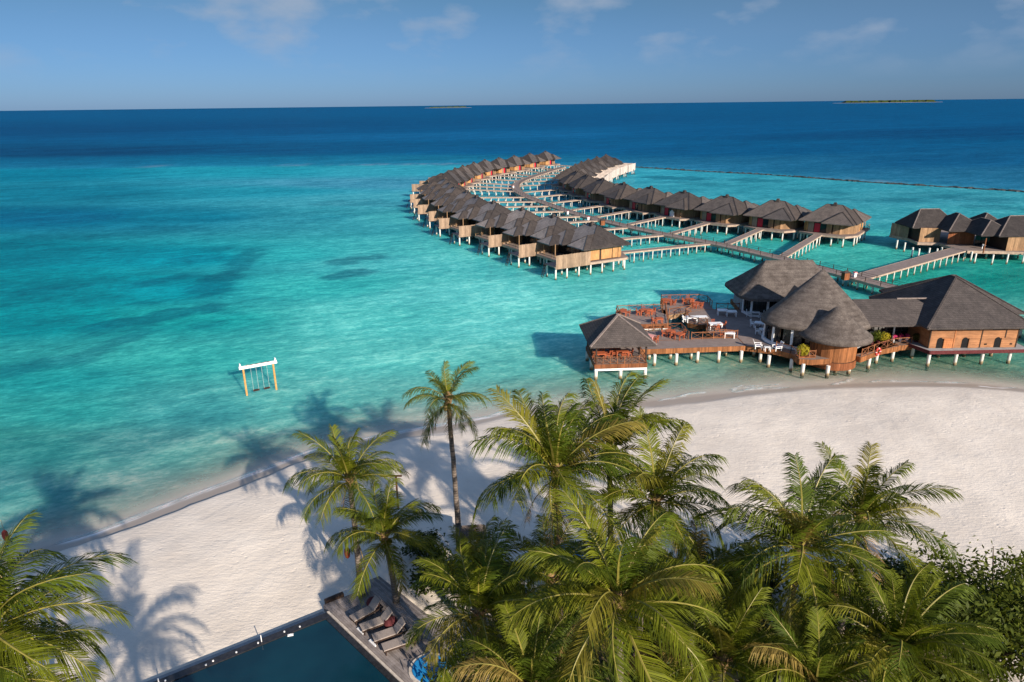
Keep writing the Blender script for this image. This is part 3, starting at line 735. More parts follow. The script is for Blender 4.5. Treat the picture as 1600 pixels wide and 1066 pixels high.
    for x in (-5.9, -3.3, -.7, 1.9, 4.5, 7.0): inst('support_post', POST_V, t, (x, -5.5 if x > -3.5 else -3.9, 0))
    for x in (-4.2, -1.6, 1.0, 3.6, 6.2, 8.8, 11.2): inst('support_post', POST_V, t, (x, 5.4, 0))
    for x, y in ((-5.9, -1.5), (-5.9, 1.4), (-5.2, 3.7), (8.1, -2.7), (8.1, .6), (11.2, 2.4), (-2, -2), (-2, 2), (2, -2), (2, 2), (5, -1), (5, 2.6), (8.1, 2.6)): inst('support_post', POST_V, t, (x, y, 0))
    return t

def unit(v): v = np.asarray(v, float); return v/np.hypot(*v)
SCREENS = [un(x, y, 2.2) for x, y in [(868, 420), (810, 402), (763, 386), (717, 370), (686, 357), (670, 345), (653, 334), (646, 324), (641, 316)]]
LDOORS = [un(x, y, 3.5) for x, y in [(717, 291), (726, 286), (737, 281), (753, 275), (768, 270), (788, 266.5), (812, 262.5), (836, 258), (860, 254)]]
RDOORS = [un(x, y, 3.2) for x, y in [(1276, 358), (1187, 350), (1107, 341), (1041, 332), (990, 323), (949, 315), (918, 306), (896, 298), (881, 291)]]
def local(o, a, b):   # vector of local (a, b) for outward direction o
    return np.array([o[0]*a-o[1]*b, o[1]*a+o[0]*b])
LEFT = []; S = np.array(SCREENS); Ts = np.gradient(S, axis=0)
for i, p in enumerate(S):
    tg = unit(Ts[i]); o = np.array([-tg[1], tg[0]])
    if i == 0: o = unit((-.878, -.478))
    if i == 1: o = unit((-.87, -.50))
    LEFT.append((p-local(o, 11.5, 5.8), o))
D = np.array(LDOORS); Td = np.gradient(D, axis=0)
LF = []
for i, p in enumerate(D):
    tg = unit(Td[i]); o = np.array([-tg[1], tg[0]]); LF.append((p-local(o, -4.3, 2.2), o))
gap = LF[0][0]-LEFT[-1][0]
mid = []
LEFT = LEFT + mid + LF
RIGHT = []; D = np.array(RDOORS); Td = np.gradient(D, axis=0)
for i, p in enumerate(D):
    tg = unit(Td[i]); o = np.array([tg[1], -tg[0]])
    if i == 0: o = unit((.62, .785))
    RIGHT.append((p-local(o, -4.3, 2.2), o))
RC = [(22.2, 251.5), (25.0, 264.5), (28.5, 277), (32.5, 289.5), (37.5, 301.5), (43, 313.5)]
for i, c in enumerate(RC):
    tg = unit(np.array(RC[min(i+1, 5)])-np.array(RC[max(i-1, 0)])); RIGHT.append((np.array(c), np.array([tg[1], -tg[0]])))

_e = MB(); _e.boards((11.7, -5.6), (11.7, 5.8), 1.7, 4.7, .34, .05, jit=.02, gap=.02); _e.boards((8.4, -6.05), (11.7, -6.05), 1.7, 4.7, .34, .05, jit=.02, gap=.02); ENDSCREEN = _e.mesh('end_screen', M['whitewash_wood'])
proto = make_villa()
def line_hit(c, o):   # first hit of the boardwalk going inwards from c
    best = None
    for a, b_ in zip(BWL[:-1], BWL[1:]):
        e = b_-a; A = np.array([[-o[0], -e[0]], [-o[1], -e[1]]]); det = np.linalg.det(A)
        if abs(det) < 1e-9: continue
        s, k = np.linalg.solve(A, a-c)
        if 0 <= k <= 1 and s > 0 and (best is None or s < best): best = s
    return best
first = True
for row, lst in (('L', LEFT), ('R', RIGHT)):
    for i, (c, o) in enumerate(lst):
        v = proto if first else copy_tree(proto); first = False
        v.location = (c[0], c[1], 0); v.rotation_euler = (0, 0, math.atan2(o[1], o[0]))
        v['label'] = f'dark roofed overwater villa on white posts, {ORD[i]} from the near end of the {ROWNAME[row]} row' if i else f'dark roofed overwater villa on white posts, nearest the camera in the {ROWNAME[row]} row'
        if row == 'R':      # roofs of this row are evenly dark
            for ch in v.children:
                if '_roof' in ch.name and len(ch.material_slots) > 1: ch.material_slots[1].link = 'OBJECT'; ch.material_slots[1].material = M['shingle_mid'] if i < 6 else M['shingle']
        if row == 'R' and i >= 9:      # the last villas of this row have whitewashed screens
            for ch in v.children:
                if ch.name.startswith('privacy_screen'):
                    e = inst('end_screen', ENDSCREEN, v); e['label'] = 'whitewashed screen at the sea end'; ch.material_slots[0].link = 'OBJECT'; ch.material_slots[0].material = M['whitewash_wood']; ch['label'] = 'whitewashed screen'
        s = line_hit(c+local(o, 0, 1.0 if row == 'L' else 1.2), o)
        if s is None or s > 60: s = 26
        a = c+local(o, 0, 1.0 if row == 'L' else 1.2)-o*(s-1.25); b_ = c+local(o, -6.2, 1.0 if row == 'L' else 1.2)
        if (s-1.25) > 7: jetty(a, b_, BW_Z-.02, 2.40, 1.5, f'narrow timber jetty to the villa {ORD[i]} from the near end of the {ROWNAME[row]} row' if i else f'narrow timber jetty to the nearest villa of the {ROWNAME[row]} row')

# wide jetty and the group of joined villas at the right edge
ja = np.array(un(1332, 436, BW_Z)); jb = np.array(un(1500, 389, 2.1))
jt = jetty(ja, jb, BW_Z-.01, 2.1, 2.9, 'wide timber jetty from the boardwalk to the joined villas at the right edge', None)
jt.name = 'wide_jetty'
def spa_group():
    z0 = 2.1
    t = thing('spa_building', 'cluster of joined dark shingle roofed pavilions on posts at the right edge', 'building')
    V = lambda px, py, z: un(px, py, z)
    d = MB(); poly = [V(1390, 367, z0), V(1419, 373, z0), V(1434, 379, z0), V(1468, 380, z0), V(1482, 385, z0), V(1511, 392, z0), V(1568, 393, z0), V(1640, 396, z0)]
    poly = poly+[(112, 155), (92, 155)]; d.prism(poly, z0-.2, z0); d.build('deck', M['deck_boards'], t)
    f = MB()
    for a, b_ in zip(poly[:7], poly[1:8]): f.boards(a, b_, z0-.5, z0+.03, .9, .05, gap=.01)
    f.build('deck_edge', M['jetty_fascia'], t, kind='stuff')
    w = MB(); w.boards(V(1435, 378, 2.1), V(1467, 378.5, 2.1), 2.1, 5.0, .3, .06); w.build('front_wall', M['plank_wood'], t, kind='stuff')
    a, b_ = V(1435, 378, 2.1), V(1467, 378.5, 2.1); w = MB(); w.prism([(a[0], a[1]+.1), (b_[0], b_[1]+.1), (b_[0]+1.2, b_[1]+9), (a[0]+1, a[1]+9)], 2.1, 5.0); w.build('core_wall', M['dark_wood'], t)
    w = MB(); w.boards(V(1391, 366, 2.2), V(1418, 372, 2.2), 1.9, 4.7, .34, .05, rag=.04); w.build('privacy_screen', M['screen_wood'], t, kind='stuff')
    p0 = np.array(V(1479, 381.5, 2.1)); w = MB(); w.boards(p0, p0+(4.6, -1.2), 2.1, 4.9, .3, .05); w.build('recessed_wall', M['red_wood'], t, kind='stuff')
    w = MB(); w.boards(p0+(4.7, -1.3), p0+(11.0, -3.4), 2.1, 4.8, 1.1, .05, gap=.12); w.build('glass_wall', M['dark_glass'], t)
    q = np.array(V(1571, 392, 2.1)); w = MB(); w.boards(q, q+(9, -.4), 2.1, 4.9, .3, .05); w.build('end_wall', M['plank_wood'], t, kind='stuff')
    w = MB(); w.prism([(q[0], q[1]+.1), (q[0]+9, q[1]-.3), (q[0]+9, q[1]+8), (q[0], q[1]+8)], 2.1, 4.9); w.build('core_wall', M['dark_wood'], t)
    e = np.array(V(1427, 355.5, 5)); r = MB(); caps = []
    caps += hip(r, e[0]-.3, e[0]+9.6, e[1]-.4, e[1]+6.6, 5.0, .95, 'x', 3.0, 3.0); r.build('main_roof', M['shingle'], t)
    e2 = np.array(V(1487, 361, 5)); r = MB(); caps += hip(r, e2[0]-.6, e2[0]+7.4, e2[1]-.2, e2[1]+9.0, 5.01, .72, 'y', 4.0, 4.0); r.build('middle_roof', M['shingle'], t)
    e3 = np.array(V(1504, 363.5, 5)); r = MB(); caps += hip(r, e3[0]+1.6, e3[0]+8.6, e3[1]-3.3, e3[1]+6.5, 4.98, .70, 'y', 3.2, 3.5); r.build('porch_roof', M['shingle'], t)
    e4 = np.array(V(1562, 369, 5)); r = MB(); caps += hip(r, e4[0]-.3, e4[0]+13, e4[1]-.3, e4[1]+9.0, 5.02, .68, 'x'); r.build('end_roof', M['shingle'], t)
    r = MB(); caps += hip(r, e4[0]-.2, e4[0]+7, e4[1]+6, e4[1]+14, 5.03, .80, 'y'); r.build('rear_roof', M['shingle'], t)
    k = MB()
    for a, b_ in caps: k.bar(a, b_, .18, .12)
    k.build('ridge_cap', M['ridge_cap'], t)
    for px, py in ((1400, 390), (1412, 394), (1424, 402), (1434, 404), (1450, 403), (1462, 404), (1469, 402), (1516, 409), (1522, 412), (1549, 414), (1566, 405), (1572, 413), (1590, 404), (1597, 412), (1540, 405), (1507, 405)):
        inst('support_post', POST_V, t, (*un(px, py, 0), -.2))
    c = MB(); x, y = un(1536, 396, 2.1); c.tube([(x, y, 2.1), (x, y, 5)], .12, 8); c.build('column', M['red_wood'], t)
spa_group()
wb = MB(); x, y = un(1536, 389, 2.1)
for a in (-.22, .22): wb.bar((x+a, y, 2.1), (x+a, y, 2.75), .10)
wb.tube([(x, y, 2.7), (x, y, 3.0)], .3, 10); tag(wb.build('water_bowl', M['white_paint']), 'white stone bowl on a stand at the porch of the joined villas', 'bowl')

# small things along the boardwalk
def cabinet(px, py, label):
    x, y = un(px, py, BW_Z); t = thing('wooden_cabinet', label, 'cabinet', (x, y, BW_Z), R(20), 'wooden cabinets along the boardwalk')
    b = MB(); b.boards((-.55, -.35), (.55, -.35), 0, 1.25, .22, .04); b.boards((.55, -.35), (.55, .35), 0, 1.25, .22, .04); b.box(-.53, .53, -.33, .36, 0.02, 1.22); b.build('body', M['red_wood'], t)
    b = MB(); hip(b, -.72, .72, -.52, .52, 1.27, .55, 'x', th=.08); b.build('roof', M['shingle'], t)
cabinet(1320, 437, 'small brown wooden cabinet beside the wide jetty junction')
cabinet(941, 352, 'small brown wooden cabinet behind the nearest left villa')
def white_box(px, py, label, z=BW_Z):
    x, y = un(px, py, z); t = thing('white_bin', label, 'bin', (x, y, z), R(15), 'white bins along the boardwalk')
    b = MB(); b.hexa([(-.22, -.2, 0), (.22, -.2, 0), (.22, .2, 0), (-.22, .2, 0), (-.26, -.24, .8), (.26, -.24, .8), (.26, .24, .8), (-.26, .24, .8)]); b.build('body', M['white_paint'], t)
    b = MB(); b.box(-.29, .29, -.27, .27, .802, .88); b.build('lid', M['red_paint'], t)
white_box(1335, 433, 'small white bin with red lid on the boardwalk by the brown cabinet')
white_box(802, 294, 'small white bin at the sharp bend of the boardwalk')
white_box(887, 335, 'small white bin on the boardwalk beside the fourth right jetty')
white_box(919, 344, 'small white bin on the boardwalk just before the brown cabinet')
# red loungers on the decks of the near villas, linen on the rail of the fourth right villa
def deck_chair(i, label):
    c, o = LEFT[i]; p = c+local(o, 6.9, 3.3); t = thing('red_deck_chair', label, 'deck chair', (p[0], p[1], 2.46), math.atan2(o[1], o[0]), 'red deck chairs on the villa decks')
    b = MB(); b.box(-.7, .5, -.32, .32, .3, .42); b.build('seat', M['red_cloth'], t)
    b = MB(); b.hexa([(.5, -.32, .3), (.62, -.32, .3), (.62, .32, .3), (.5, .32, .3), (.95, -.32, 1.0), (1.05, -.32, 1.0), (1.05, .32, 1.0), (.95, .32, 1.0)]); b.build('backrest', M['red_cloth'], t)
    for sx in (-.6, .45):
        for sy in (-.27, .27):
            b = MB(); b.box(sx-.03, sx+.03, sy-.03, sy+.03, 0, .3); b.build('leg', M['dark_wood'], t)
deck_chair(0, 'red deck chair behind the privacy screen of the nearest left villa'); deck_chair(1, 'red deck chair behind the privacy screen of the second left villa'); deck_chair(2, 'red deck chair behind the privacy screen of the third left villa')
def linen():
    c, o = RIGHT[3]; p = c+local(o, -4.75, .6)
    b = MB()
    for k in range(5): b.hexa([(k*.28, 0, 0), (k*.28+.26, -.03, 0), (k*.28+.26, .2, 0), (k*.28, .2, 0), (k*.28+.03, .02, 1.6-.2*abs(k-2)), (k*.28+.24, 0, 1.65-.2*abs(k-2)), (k*.28+.24, .15, 1.6-.2*abs(k-2)), (k*.28+.03, .15, 1.6-.2*abs(k-2))])
    o_ = b.build('hanging_linen', M['white_paint']); o_.location = (p[0], p[1], 2.5); o_.rotation_euler = (0, 0, math.atan2(o[1], o[0])-PI/2)
    tag(o_, 'bundle of white linen at the door of the fourth right villa', 'linen')
linen()
# ------------------------------------------------------------------ over-water restaurant
DZ = 2.0
POST_D = post_mesh(DZ-.5, .20)
def railing(mb, path, z, h=.92, sp=1.6, r=.05, x=True):
    for a, b_ in zip(path[:-1], path[1:]):
        a = Vector((a[0], a[1], z)); b_ = Vector((b_[0], b_[1], z)); L = (b_-a).length; n = max(1, round(L/sp)); u = Vector((0, 0, 1))
        for k in range(n+1): p = a.lerp(b_, k/n); mb.bar(p, p+u*(h+.12), r*1.5)
        mb.bar(a+u*h, b_+u*h, r*1.4); mb.bar(a+u*.15, b_+u*.15, r)
        for k in range(n):
            p = a.lerp(b_, k/n); q = a.lerp(b_, (k+1)/n)
            mb.bar(p+u*.15, q+u*h, r*.7); mb.bar(q+u*.15, p+u*h, r*.7)
def ccw(P):
    a = sum(p[0]*q[1]-q[0]*p[1] for p, q in zip(P, P[1:]+P[:1])); return P if a > 0 else P[::-1]
def platform(t, poly, z=DZ, fmat='fascia_wood', fh=.62, edges=None, th=.14):
    poly = ccw([tuple(p) for p in poly])
    d = MB(); d.prism(poly, z-th, z); d.build('deck', M['deck_boards'], t)
    f = MB()
    for i, (p, q) in enumerate(zip(poly, poly[1:]+poly[:1])):
        if edges is None or i in edges: f.boards(p, q, z-fh, z+.02, .16, .05, jit=.012)
    f.build('fascia', M[fmat], t, kind='stuff')
def stilts(t, pix=None, pts=None, mesh=None):
    for p in ([un(a, b_, 0) for a, b_ in pix] if pix else [])+list(pts or []): inst('support_post', mesh or POST_D, t, (p[0], p[1], 0))

# furniture
def table_mesh(kind, lx, ly, h, wood):
    t = thing('dining_table', kind, 'table'); b = MB(); b.box(-lx/2, lx/2, -ly/2, ly/2, h-.06, h); b.build('tabletop', M[wood], t)
    a = MB()
    for s in (1, -1): a.box(-lx/2+.08, lx/2-.08, s*(ly/2-.09)-.02, s*(ly/2-.09)+.02, h-.16, h-.062)
    a.build('apron', M[wood], t)
    lg = MB(); lg.box(-.05, .05, -.05, .05, 0, h-.061); me = lg.mesh('leg', M[wood])
    for sx in (1, -1):
        for sy in (1, -1): inst('leg', me, t, (sx*(lx/2-.09), sy*(ly/2-.15), 0))
    return t
def chair_obj(kind, wood):
    t = thing('dining_chair', kind, 'chair'); b = MB(); b.box(-.24, .24, -.24, .24, .42, .48); b.build('seat', M[wood], t)
    b = MB()
    for k in range(4): b.bar((-.18+.12*k, .235, .50), (-.18+.12*k, .29, .94), .06, .03)
    b.bar((-.25, .295, .96), (.25, .295, .96), .09, .05); b.bar((-.25, .25, .60), (.25, .25, .60), .05, .04)
    b.build('backrest', M[wood], t)
    lg = MB(); lg.box(-.03, .03, -.03, .03, 0, .419); me = lg.mesh('leg', M[wood])
    for sx in (1, -1):
        for sy in (1, -1): inst('leg', me, t, (sx*.2, sy*.2, 0))
    ar = MB()
    for s in (1, -1): ar.bar((s*.25, -.22, .66), (s*.25, .25, .66), .05); ar.bar((s*.25, -.2, .42), (s*.25, -.2, .66), .05)
    ar.build('armrest', M[wood], t)
    return t
PROTO = {}
def place(key, maker, loc, rz, label, group):
    o = PROTO.get(key)
    if o is None: o = maker(); PROTO[key] = o
    else: o = copy_tree(o)
    o.location = loc; o.rotation_euler = (0, 0, rz); o['label'] = label; o['group'] = group
    return o
def table_set(px, py, rz, where, wood='dining_wood', word='orange wooden', chairs='NSEW', lx=1.5, ly=.95, z=DZ, cwood=None, cword=None, size=''):
    x, y = un(px, py, z+.75)
    key = f'T{wood}{lx}'
    place(key, lambda: table_mesh('', lx, ly, .75, wood), (x, y, z), rz, f'{word} dining table {where}', 'dining tables on the restaurant decks')
    cw = cwood or wood; cword = cword or word
    side = {'N': (0, ly/2+.22, 0, 'far side'), 'S': (0, -ly/2-.22, PI, 'near side'), 'E': (lx/2+.25, 0, -PI/2, 'right end'), 'W': (-lx/2-.25, 0, PI/2, 'left end')}
    for c in chairs:
        dx, dy, r, nm = side[c]; p = Vector((dx, dy, 0)); p.rotate(Matrix.Rotation(rz, 3, 'Z'))
        place('C'+cw, lambda: chair_obj('', cw), (x+p.x, y+p.y, z), rz+r+random.uniform(-.15, .15), f'{cword} chair, {nm} of the table {where}', 'dining chairs on the restaurant decks')

# --- pavilion at the left end
def pavilion():
    t = thing('dining_pavilion', 'open square dining pavilion with pointed grey shingle roof at the left end', 'pavilion', (12.25, 75.9, 0), R(3), None)
    w = 3.0; z = 1.9
    poly = [(-w, -3.2), (w, -3.2), (w, 3.2), (-w, 3.2)]
    platform(t, poly, z, 'red_wood', .5)
    b = MB()
    for y in (-3.1, 0, 3.1): b.bar((-w, y, z-.66), (w, y, z-.66), .22, .24)
    b.build('beam', M['white_paint'], t)
    pm = post_mesh(z-.75, .21)
    for x in (-2.85, 0, 2.85):
        for y in (-3.05, 0, 3.05): inst('support_post', pm, t, (x, y, 0))
    cm = MB(); cm.box(-.09, .09, -.09, .09, z, 4.5); cmesh = cm.mesh('column', M['dark_wood'])
    for x, y in ((-2.85, -3.0), (2.85, -3.0), (2.85, 3.0), (-2.85, 3.0), (-2.85, 0), (2.85, 0), (0, 3.0)): inst('column', cmesh, t, (x, y, 0))
    ra = MB(); railing(ra, [(-2.9, 3.1), (-2.9, -3.1), (2.9, -3.1), (2.9, -.3)], z, .85, .8, .045); railing(ra, [(2.9, 3.1), (-2.9, 3.1)], z, .85, .8, .045); ra.build('railing', M['rail_wood'], t)
    r = MB(); caps = hip(r, -3.75, 3.75, -4.05, 4.05, 4.35, .66, 'y', 3.75, 3.75, th=.16); r.build('roof', M['shingle_big'], t)
    k = MB()
    for a, b_ in caps:
        if (Vector(a)-Vector(b_)).length > .1: k.bar(Vector(a)+Vector((0, 0, .03)), Vector(b_)+Vector((0, 0, .03)), .24, .12)
    k.build('ridge_cap', M['ridge_cap'], t)
    wd = MB(); wd.boards((2.4, 2.98), (.3, 2.98), z+.02, z+1.1, .2, .04); wd.build('back_panel', M['red_wood'], t)
pavilion()
pv = thing('fabric_panel', 'dark framed pale panel hanging at the back of the pavilion', 'panel', (11.1, 79.0, 2.7), R(3))
b = MB(); b.box(-.6, .6, -.02, .02, 0, 1.2); b.build('sheet', M['blue_paint'], pv)
b = MB(); b.bar((-.62, 0, 0), (.62, 0, 0), .07); b.bar((-.62, 0, 1.2), (.62, 0, 1.2), .07); b.bar((-.62, 0, 0), (-.62, 0, 1.2), .07); b.bar((.62, 0, 0), (.62, 0, 1.2), .07); b.build('frame', M['dark_wood'], pv)
table_set(936, 551, R(5), 'at the front left of the pavilion', z=1.9, chairs='EN'); table_set(972, 548, R(5), 'at the front right of the pavilion', z=1.9, chairs='WES')
table_set(952, 541, R(5), 'at the back of the pavilion', z=1.9, chairs='WE')

# --- dining decks
def deck_thing(name, label, poly, posts, rails, fmat='fascia_wood', z=DZ, fh=.62):
    t = thing(name, label, 'deck', (0, 0, 0)); platform(t, poly, z, fmat, fh); stilts(t, None, posts)
    if rails:
        ra = MB()
        for p in rails: railing(ra, p, z)
        ra.build('railing', M['rail_wood'], t)
    return t
W = [(15.5, 77.15), (28.3, 78.0), (28.4, 81.1), (22.2, 80.7), (15.6, 80.2)]
t = deck_thing('restaurant_walkway', 'straight plank walkway from the pavilion to the restaurant terrace', W, [], [[(22.4, 80.6), (28.0, 81.0)]])
stilts(t, [(1014, 562), (1022, 572), (1047, 561), (1056, 571), (1079, 561), (1089, 567), (1122, 566.5), (1157, 566.5), (1133, 556)])
t = deck_thing('dining_deck', 'small low dining deck directly behind the plank walkway', [(16.3, 80.25), (22.15, 80.75), (22.0, 84.6), (16.5, 84.2)], [(16.8, 84), (19.3, 84.1), (21.7, 84.2), (16.8, 80.8)], [[(16.5, 84.1), (22.0, 84.5), (22.1, 80.8)]])
t = deck_thing('dining_deck', 'square dining deck behind the pavilion roof', [(15.0, 86.9), (21.0, 87.2), (22.0, 93.6), (14.8, 93.0)], [(15.4, 87.2), (18.3, 87.4), (20.8, 87.5), (15.3, 92.7), (18.3, 92.8), (21.6, 93.1)], [[(20.95, 87.3), (21.95, 93.5), (14.9, 92.9), (15.05, 87.0)]], 'red_wood')
b = MB(); b.bar((15, 87.1, DZ-.72), (21, 87.4, DZ-.72), .18, .2); b.build('beam', M['white_paint'], t)
D3 = [(21.9, 91.0), (25.4, 92.7), (26.9, 93.4), (28.8, 93.6), (29.0, 97.5), (28.0, 98.6), (22.3, 98.4), (21.2, 92.2)]
t = deck_thing('dining_deck', 'many sided dining deck farthest from the beach', D3, [(22.3, 91.6), (25, 93), (24.6, 95.5), (22.6, 97.8), (27.6, 97.8), (28.4, 94.2)], [[(28.9, 94.6), (29.0, 97.4), (28.0, 98.5), (22.35, 98.3), (21.3, 92.3)], [(21.95, 91.1), (25.4, 92.8)]], 'plank_wood')
TER = [(28.35, 78.0), (31.35, 76.6), (32.7, 75.2), (33.0, 73.3), (34.3, 73.0), (36.5, 73.3), (46.5, 77.2), (47.5, 84), (46, 99), (33, 99), (32.5, 93.4), (28.8, 93.6), (26.9, 93.4), (25.3, 92.5), (24.1, 91.1), (23.7, 87.5), (24.7, 86.5), (25.9, 86.7), (25.2, 83.7), (25.5, 81.8), (28.4, 81.1)]
t = deck_thing('restaurant_terrace', 'large grey terrace deck with curved left edge in front of the main restaurant', TER, [], [[(28.3, 81.15), (25.6, 81.9), (25.3, 83.7), (25.95, 86.6)], [(25.8, 86.65), (24.8, 86.6), (23.8, 87.6), (24.2, 91.0), (25.3, 92.3)], [(29.2, 93.5), (32.4, 93.3)], [(31.5, 76.65), (32.75, 75.3), (33.0, 73.5)]])
stilts(t, [(1187, 566), (1200, 574), (1235, 580), (1253, 587), (1075, 512), (1092, 519)], [(26, 83.5), (27.5, 85), (28, 88), (26.5, 91), (30, 79.5), (31, 84), (31, 88), (34, 80), (38, 78), (42, 80), (30, 92.5), (36, 97), (44, 97)])
CD = [(40.2, 73.6), (43.64, 76.0), (46.15, 77.4), (48.4, 77.7), (48.4, 82), (40.0, 82), (39.0, 75.5)]
t = deck_thing('garden_deck', 'curved planted deck between the round hut and the kitchen building', [(p[0], p[1]) for p in CD], [], [[(40.3, 73.75), (43.6, 76.1), (46.1, 77.5), (48.3, 77.8)]])
stilts(t, [(1356, 576), (1368, 568), (1393, 565), (1424, 560)])

# orange furniture on the decks
table_set(974, 485, R(80), 'at the left of the square deck', chairs='NS', lx=1.7); table_set(1009, 484, R(10), 'at the right of the square deck', chairs='NSEW', lx=1.7)
table_set(1030, 497, R(10), 'at the square deck corner', chairs='W', lx=1.0, ly=.8)
table_set(1042, 468, R(-35), 'at the left of the farthest deck', chairs='NSE', lx=1.7); table_set(1078, 467, R(5), 'at the back right of the farthest deck', chairs='NSW', lx=1.2); table_set(1089, 473, R(40), 'at the right of the farthest deck', chairs='WS', lx=1.2)
table_set(1048, 517, R(0), 'at the middle of the low deck', chairs='WNS', lx=1.2); table_set(1062, 521, R(45), 'at the right of the low deck', chairs='E', lx=1.2)
table_set(1015, 524, R(-40), 'beside the pavilion roof', chairs='E', lx=1.3, wood='pink_cloth', word='pink covered', cwood='dining_wood', cword='orange wooden')
# white tables along the curved edge
table_set(1081, 495, 0, 'left of the pair at the terrace tip', 'white_paint', 'white', 'W', lx=1.4, ly=1.0); table_set(1097, 494.5, 0, 'right of the pair at the terrace tip', 'white_paint', 'white', '', lx=1.4, ly=1.0)
table_set(1118, 505, R(4), 'with red chairs at the curved terrace edge', 'white_paint', 'white', 'NSE', lx=1.7, ly=1.0, cwood='dining_wood', cword='red wooden')
table_set(1140, 519, R(-10), 'nearest the plank walkway', 'white_paint', 'white', 'W', lx=1.3, ly=.9, cwood='dining_wood', cword='orange wooden')
table_set(1129, 484, R(-8), 'left of a pair near the back railing', 'white_paint', 'white', '', lx=1.4, ly=.9); table_set(1143, 486, R(-8), 'right of a pair near the back railing', 'white_paint', 'white', '', lx=1.4, ly=.9)
table_set(1180, 487, R(-12), 'beside the back hall windows', 'white_paint', 'white', 'EW', lx=1.2, ly=.9)
table_set(1188, 504, R(-30), 'in the shade left of the main hall', 'white_paint', 'white', 'NW', lx=1.4, ly=.9); table_set(1194, 514, R(-10), 'in the shade by the white columns', 'white_paint', 'white', 'WES', lx=1.1, ly=.9)
def lounge_chair(px, py, rz, label):
    x, y = un(px, py, DZ+.1); 
    def mk():
        t = thing('lounge_chair', '', 'lounge chair'); b = MB(); b.box(-.32, .32, -.35, .3, .3, .38); b.build('seat', M['white_paint'], t)
        b = MB()
        for k in range(5): b.hexa([(-.3+.125*k, .28, .3), (-.19+.125*k, .28, .3), (-.19+.125*k, .32, .3), (-.3+.125*k, .32, .3), (-.3+.125*k, .58, 1.05), (-.19+.125*k, .58, 1.05), (-.19+.125*k, .62, 1.05), (-.3+.125*k, .62, 1.05)])
        b.build('backrest', M['white_paint'], t)
        for s in (1, -1):
            b = MB(); b.box(s*.38-.06, s*.38+.06, -.45, .42, .55, .6); b.box(s*.38-.04, s*.38+.04, -.42, -.34, 0, .55); b.box(s*.38-.04, s*.38+.04, .3, .38, 0, .55); b.build('armrest', M['white_paint'], t)
        c = MB(); c.box(-.28, .28, -.3, .25, .385, .46); c.build('cushion', M['blue_cushion'], t)
        return t
    place('lounge', mk, (x, y, DZ), rz, label, 'white lounge chairs on the terrace')
plain('blue_cushion', (.03, .04, .16), .9, .1, .2)
lounge_chair(1184, 543, R(80), 'white lounge chair at the front edge of the terrace, leftmost'); lounge_chair(1214, 546, R(-80), 'white lounge chair at the front terrace edge, right of the slatted table'); lounge_chair(1249, 551, R(-110), 'white lounge chair behind the yellow bush')
x, y = un(1199, 545, DZ+.3); t = thing('side_table', 'small white slatted side table between two lounge chairs', 'side table', (x, y, DZ), R(-5))
for k in range(5): b = MB(); b.box(-.35+.145*k, -.24+.145*k, -.3, .3, .5, .54); b.build('slat', M['white_paint'], t)
for sx in (-1, 1):
    for sy in (-1, 1): b = MB(); b.box(sx*.3-.03, sx*.3+.03, sy*.26-.03, sy*.26+.03, 0, .5); b.build('leg', M['white_paint'], t)

# --- roofs lofted from an eave outline to a ridge
def loft_roof(mb, eave, ridge, steps=7, sag=.10, th=.30):
    n = len(eave); rings = []
    E = [Vector(p) for p in eave]; G = [Vector(p) for p in ridge]
    lo = len(mb.v); mb.v += [(p.x, p.y, p.z-th) for p in E]; rings.append(lo)
    for k in range(steps+1):
        u = k/steps; i0 = len(mb.v); rings.append(i0)
        for a, c in zip(E, G):
            q = a.lerp(c, u); drop = -sag*(c.z-a.z)*math.sin(PI*u)*.5
            if k == 0: q = a.lerp(c, .012)
            mb.v.append((q.x, q.y, q.z+drop))
    for a, c in zip(rings[:-1], rings[1:]):
        for j in range(n):
            q = (j+1) % n; mb.f.append((a+j, a+q, c+q, c+j)); mb.m.append(0)
    mb.f.append(tuple(lo+j for j in range(n))[::-1]); mb.m.append(0)
def cone(mb, c, rx, ry, ze, za, n=56, sag=.10, th=.32, apex=None):
    ap = apex or c
    e = [(c[0]+rx*math.cos(2*PI*k/n), c[1]+ry*math.sin(2*PI*k/n), ze) for k in range(n)]
    g = [(ap[0]+.25*math.cos(2*PI*k/n), ap[1]+.25*math.sin(2*PI*k/n), za) for k in range(n)]
    loft_roof(mb, e, g, 9, sag, th); mb.f.append(tuple(len(mb.v)-n+k for k in range(n))); mb.m.append(0)

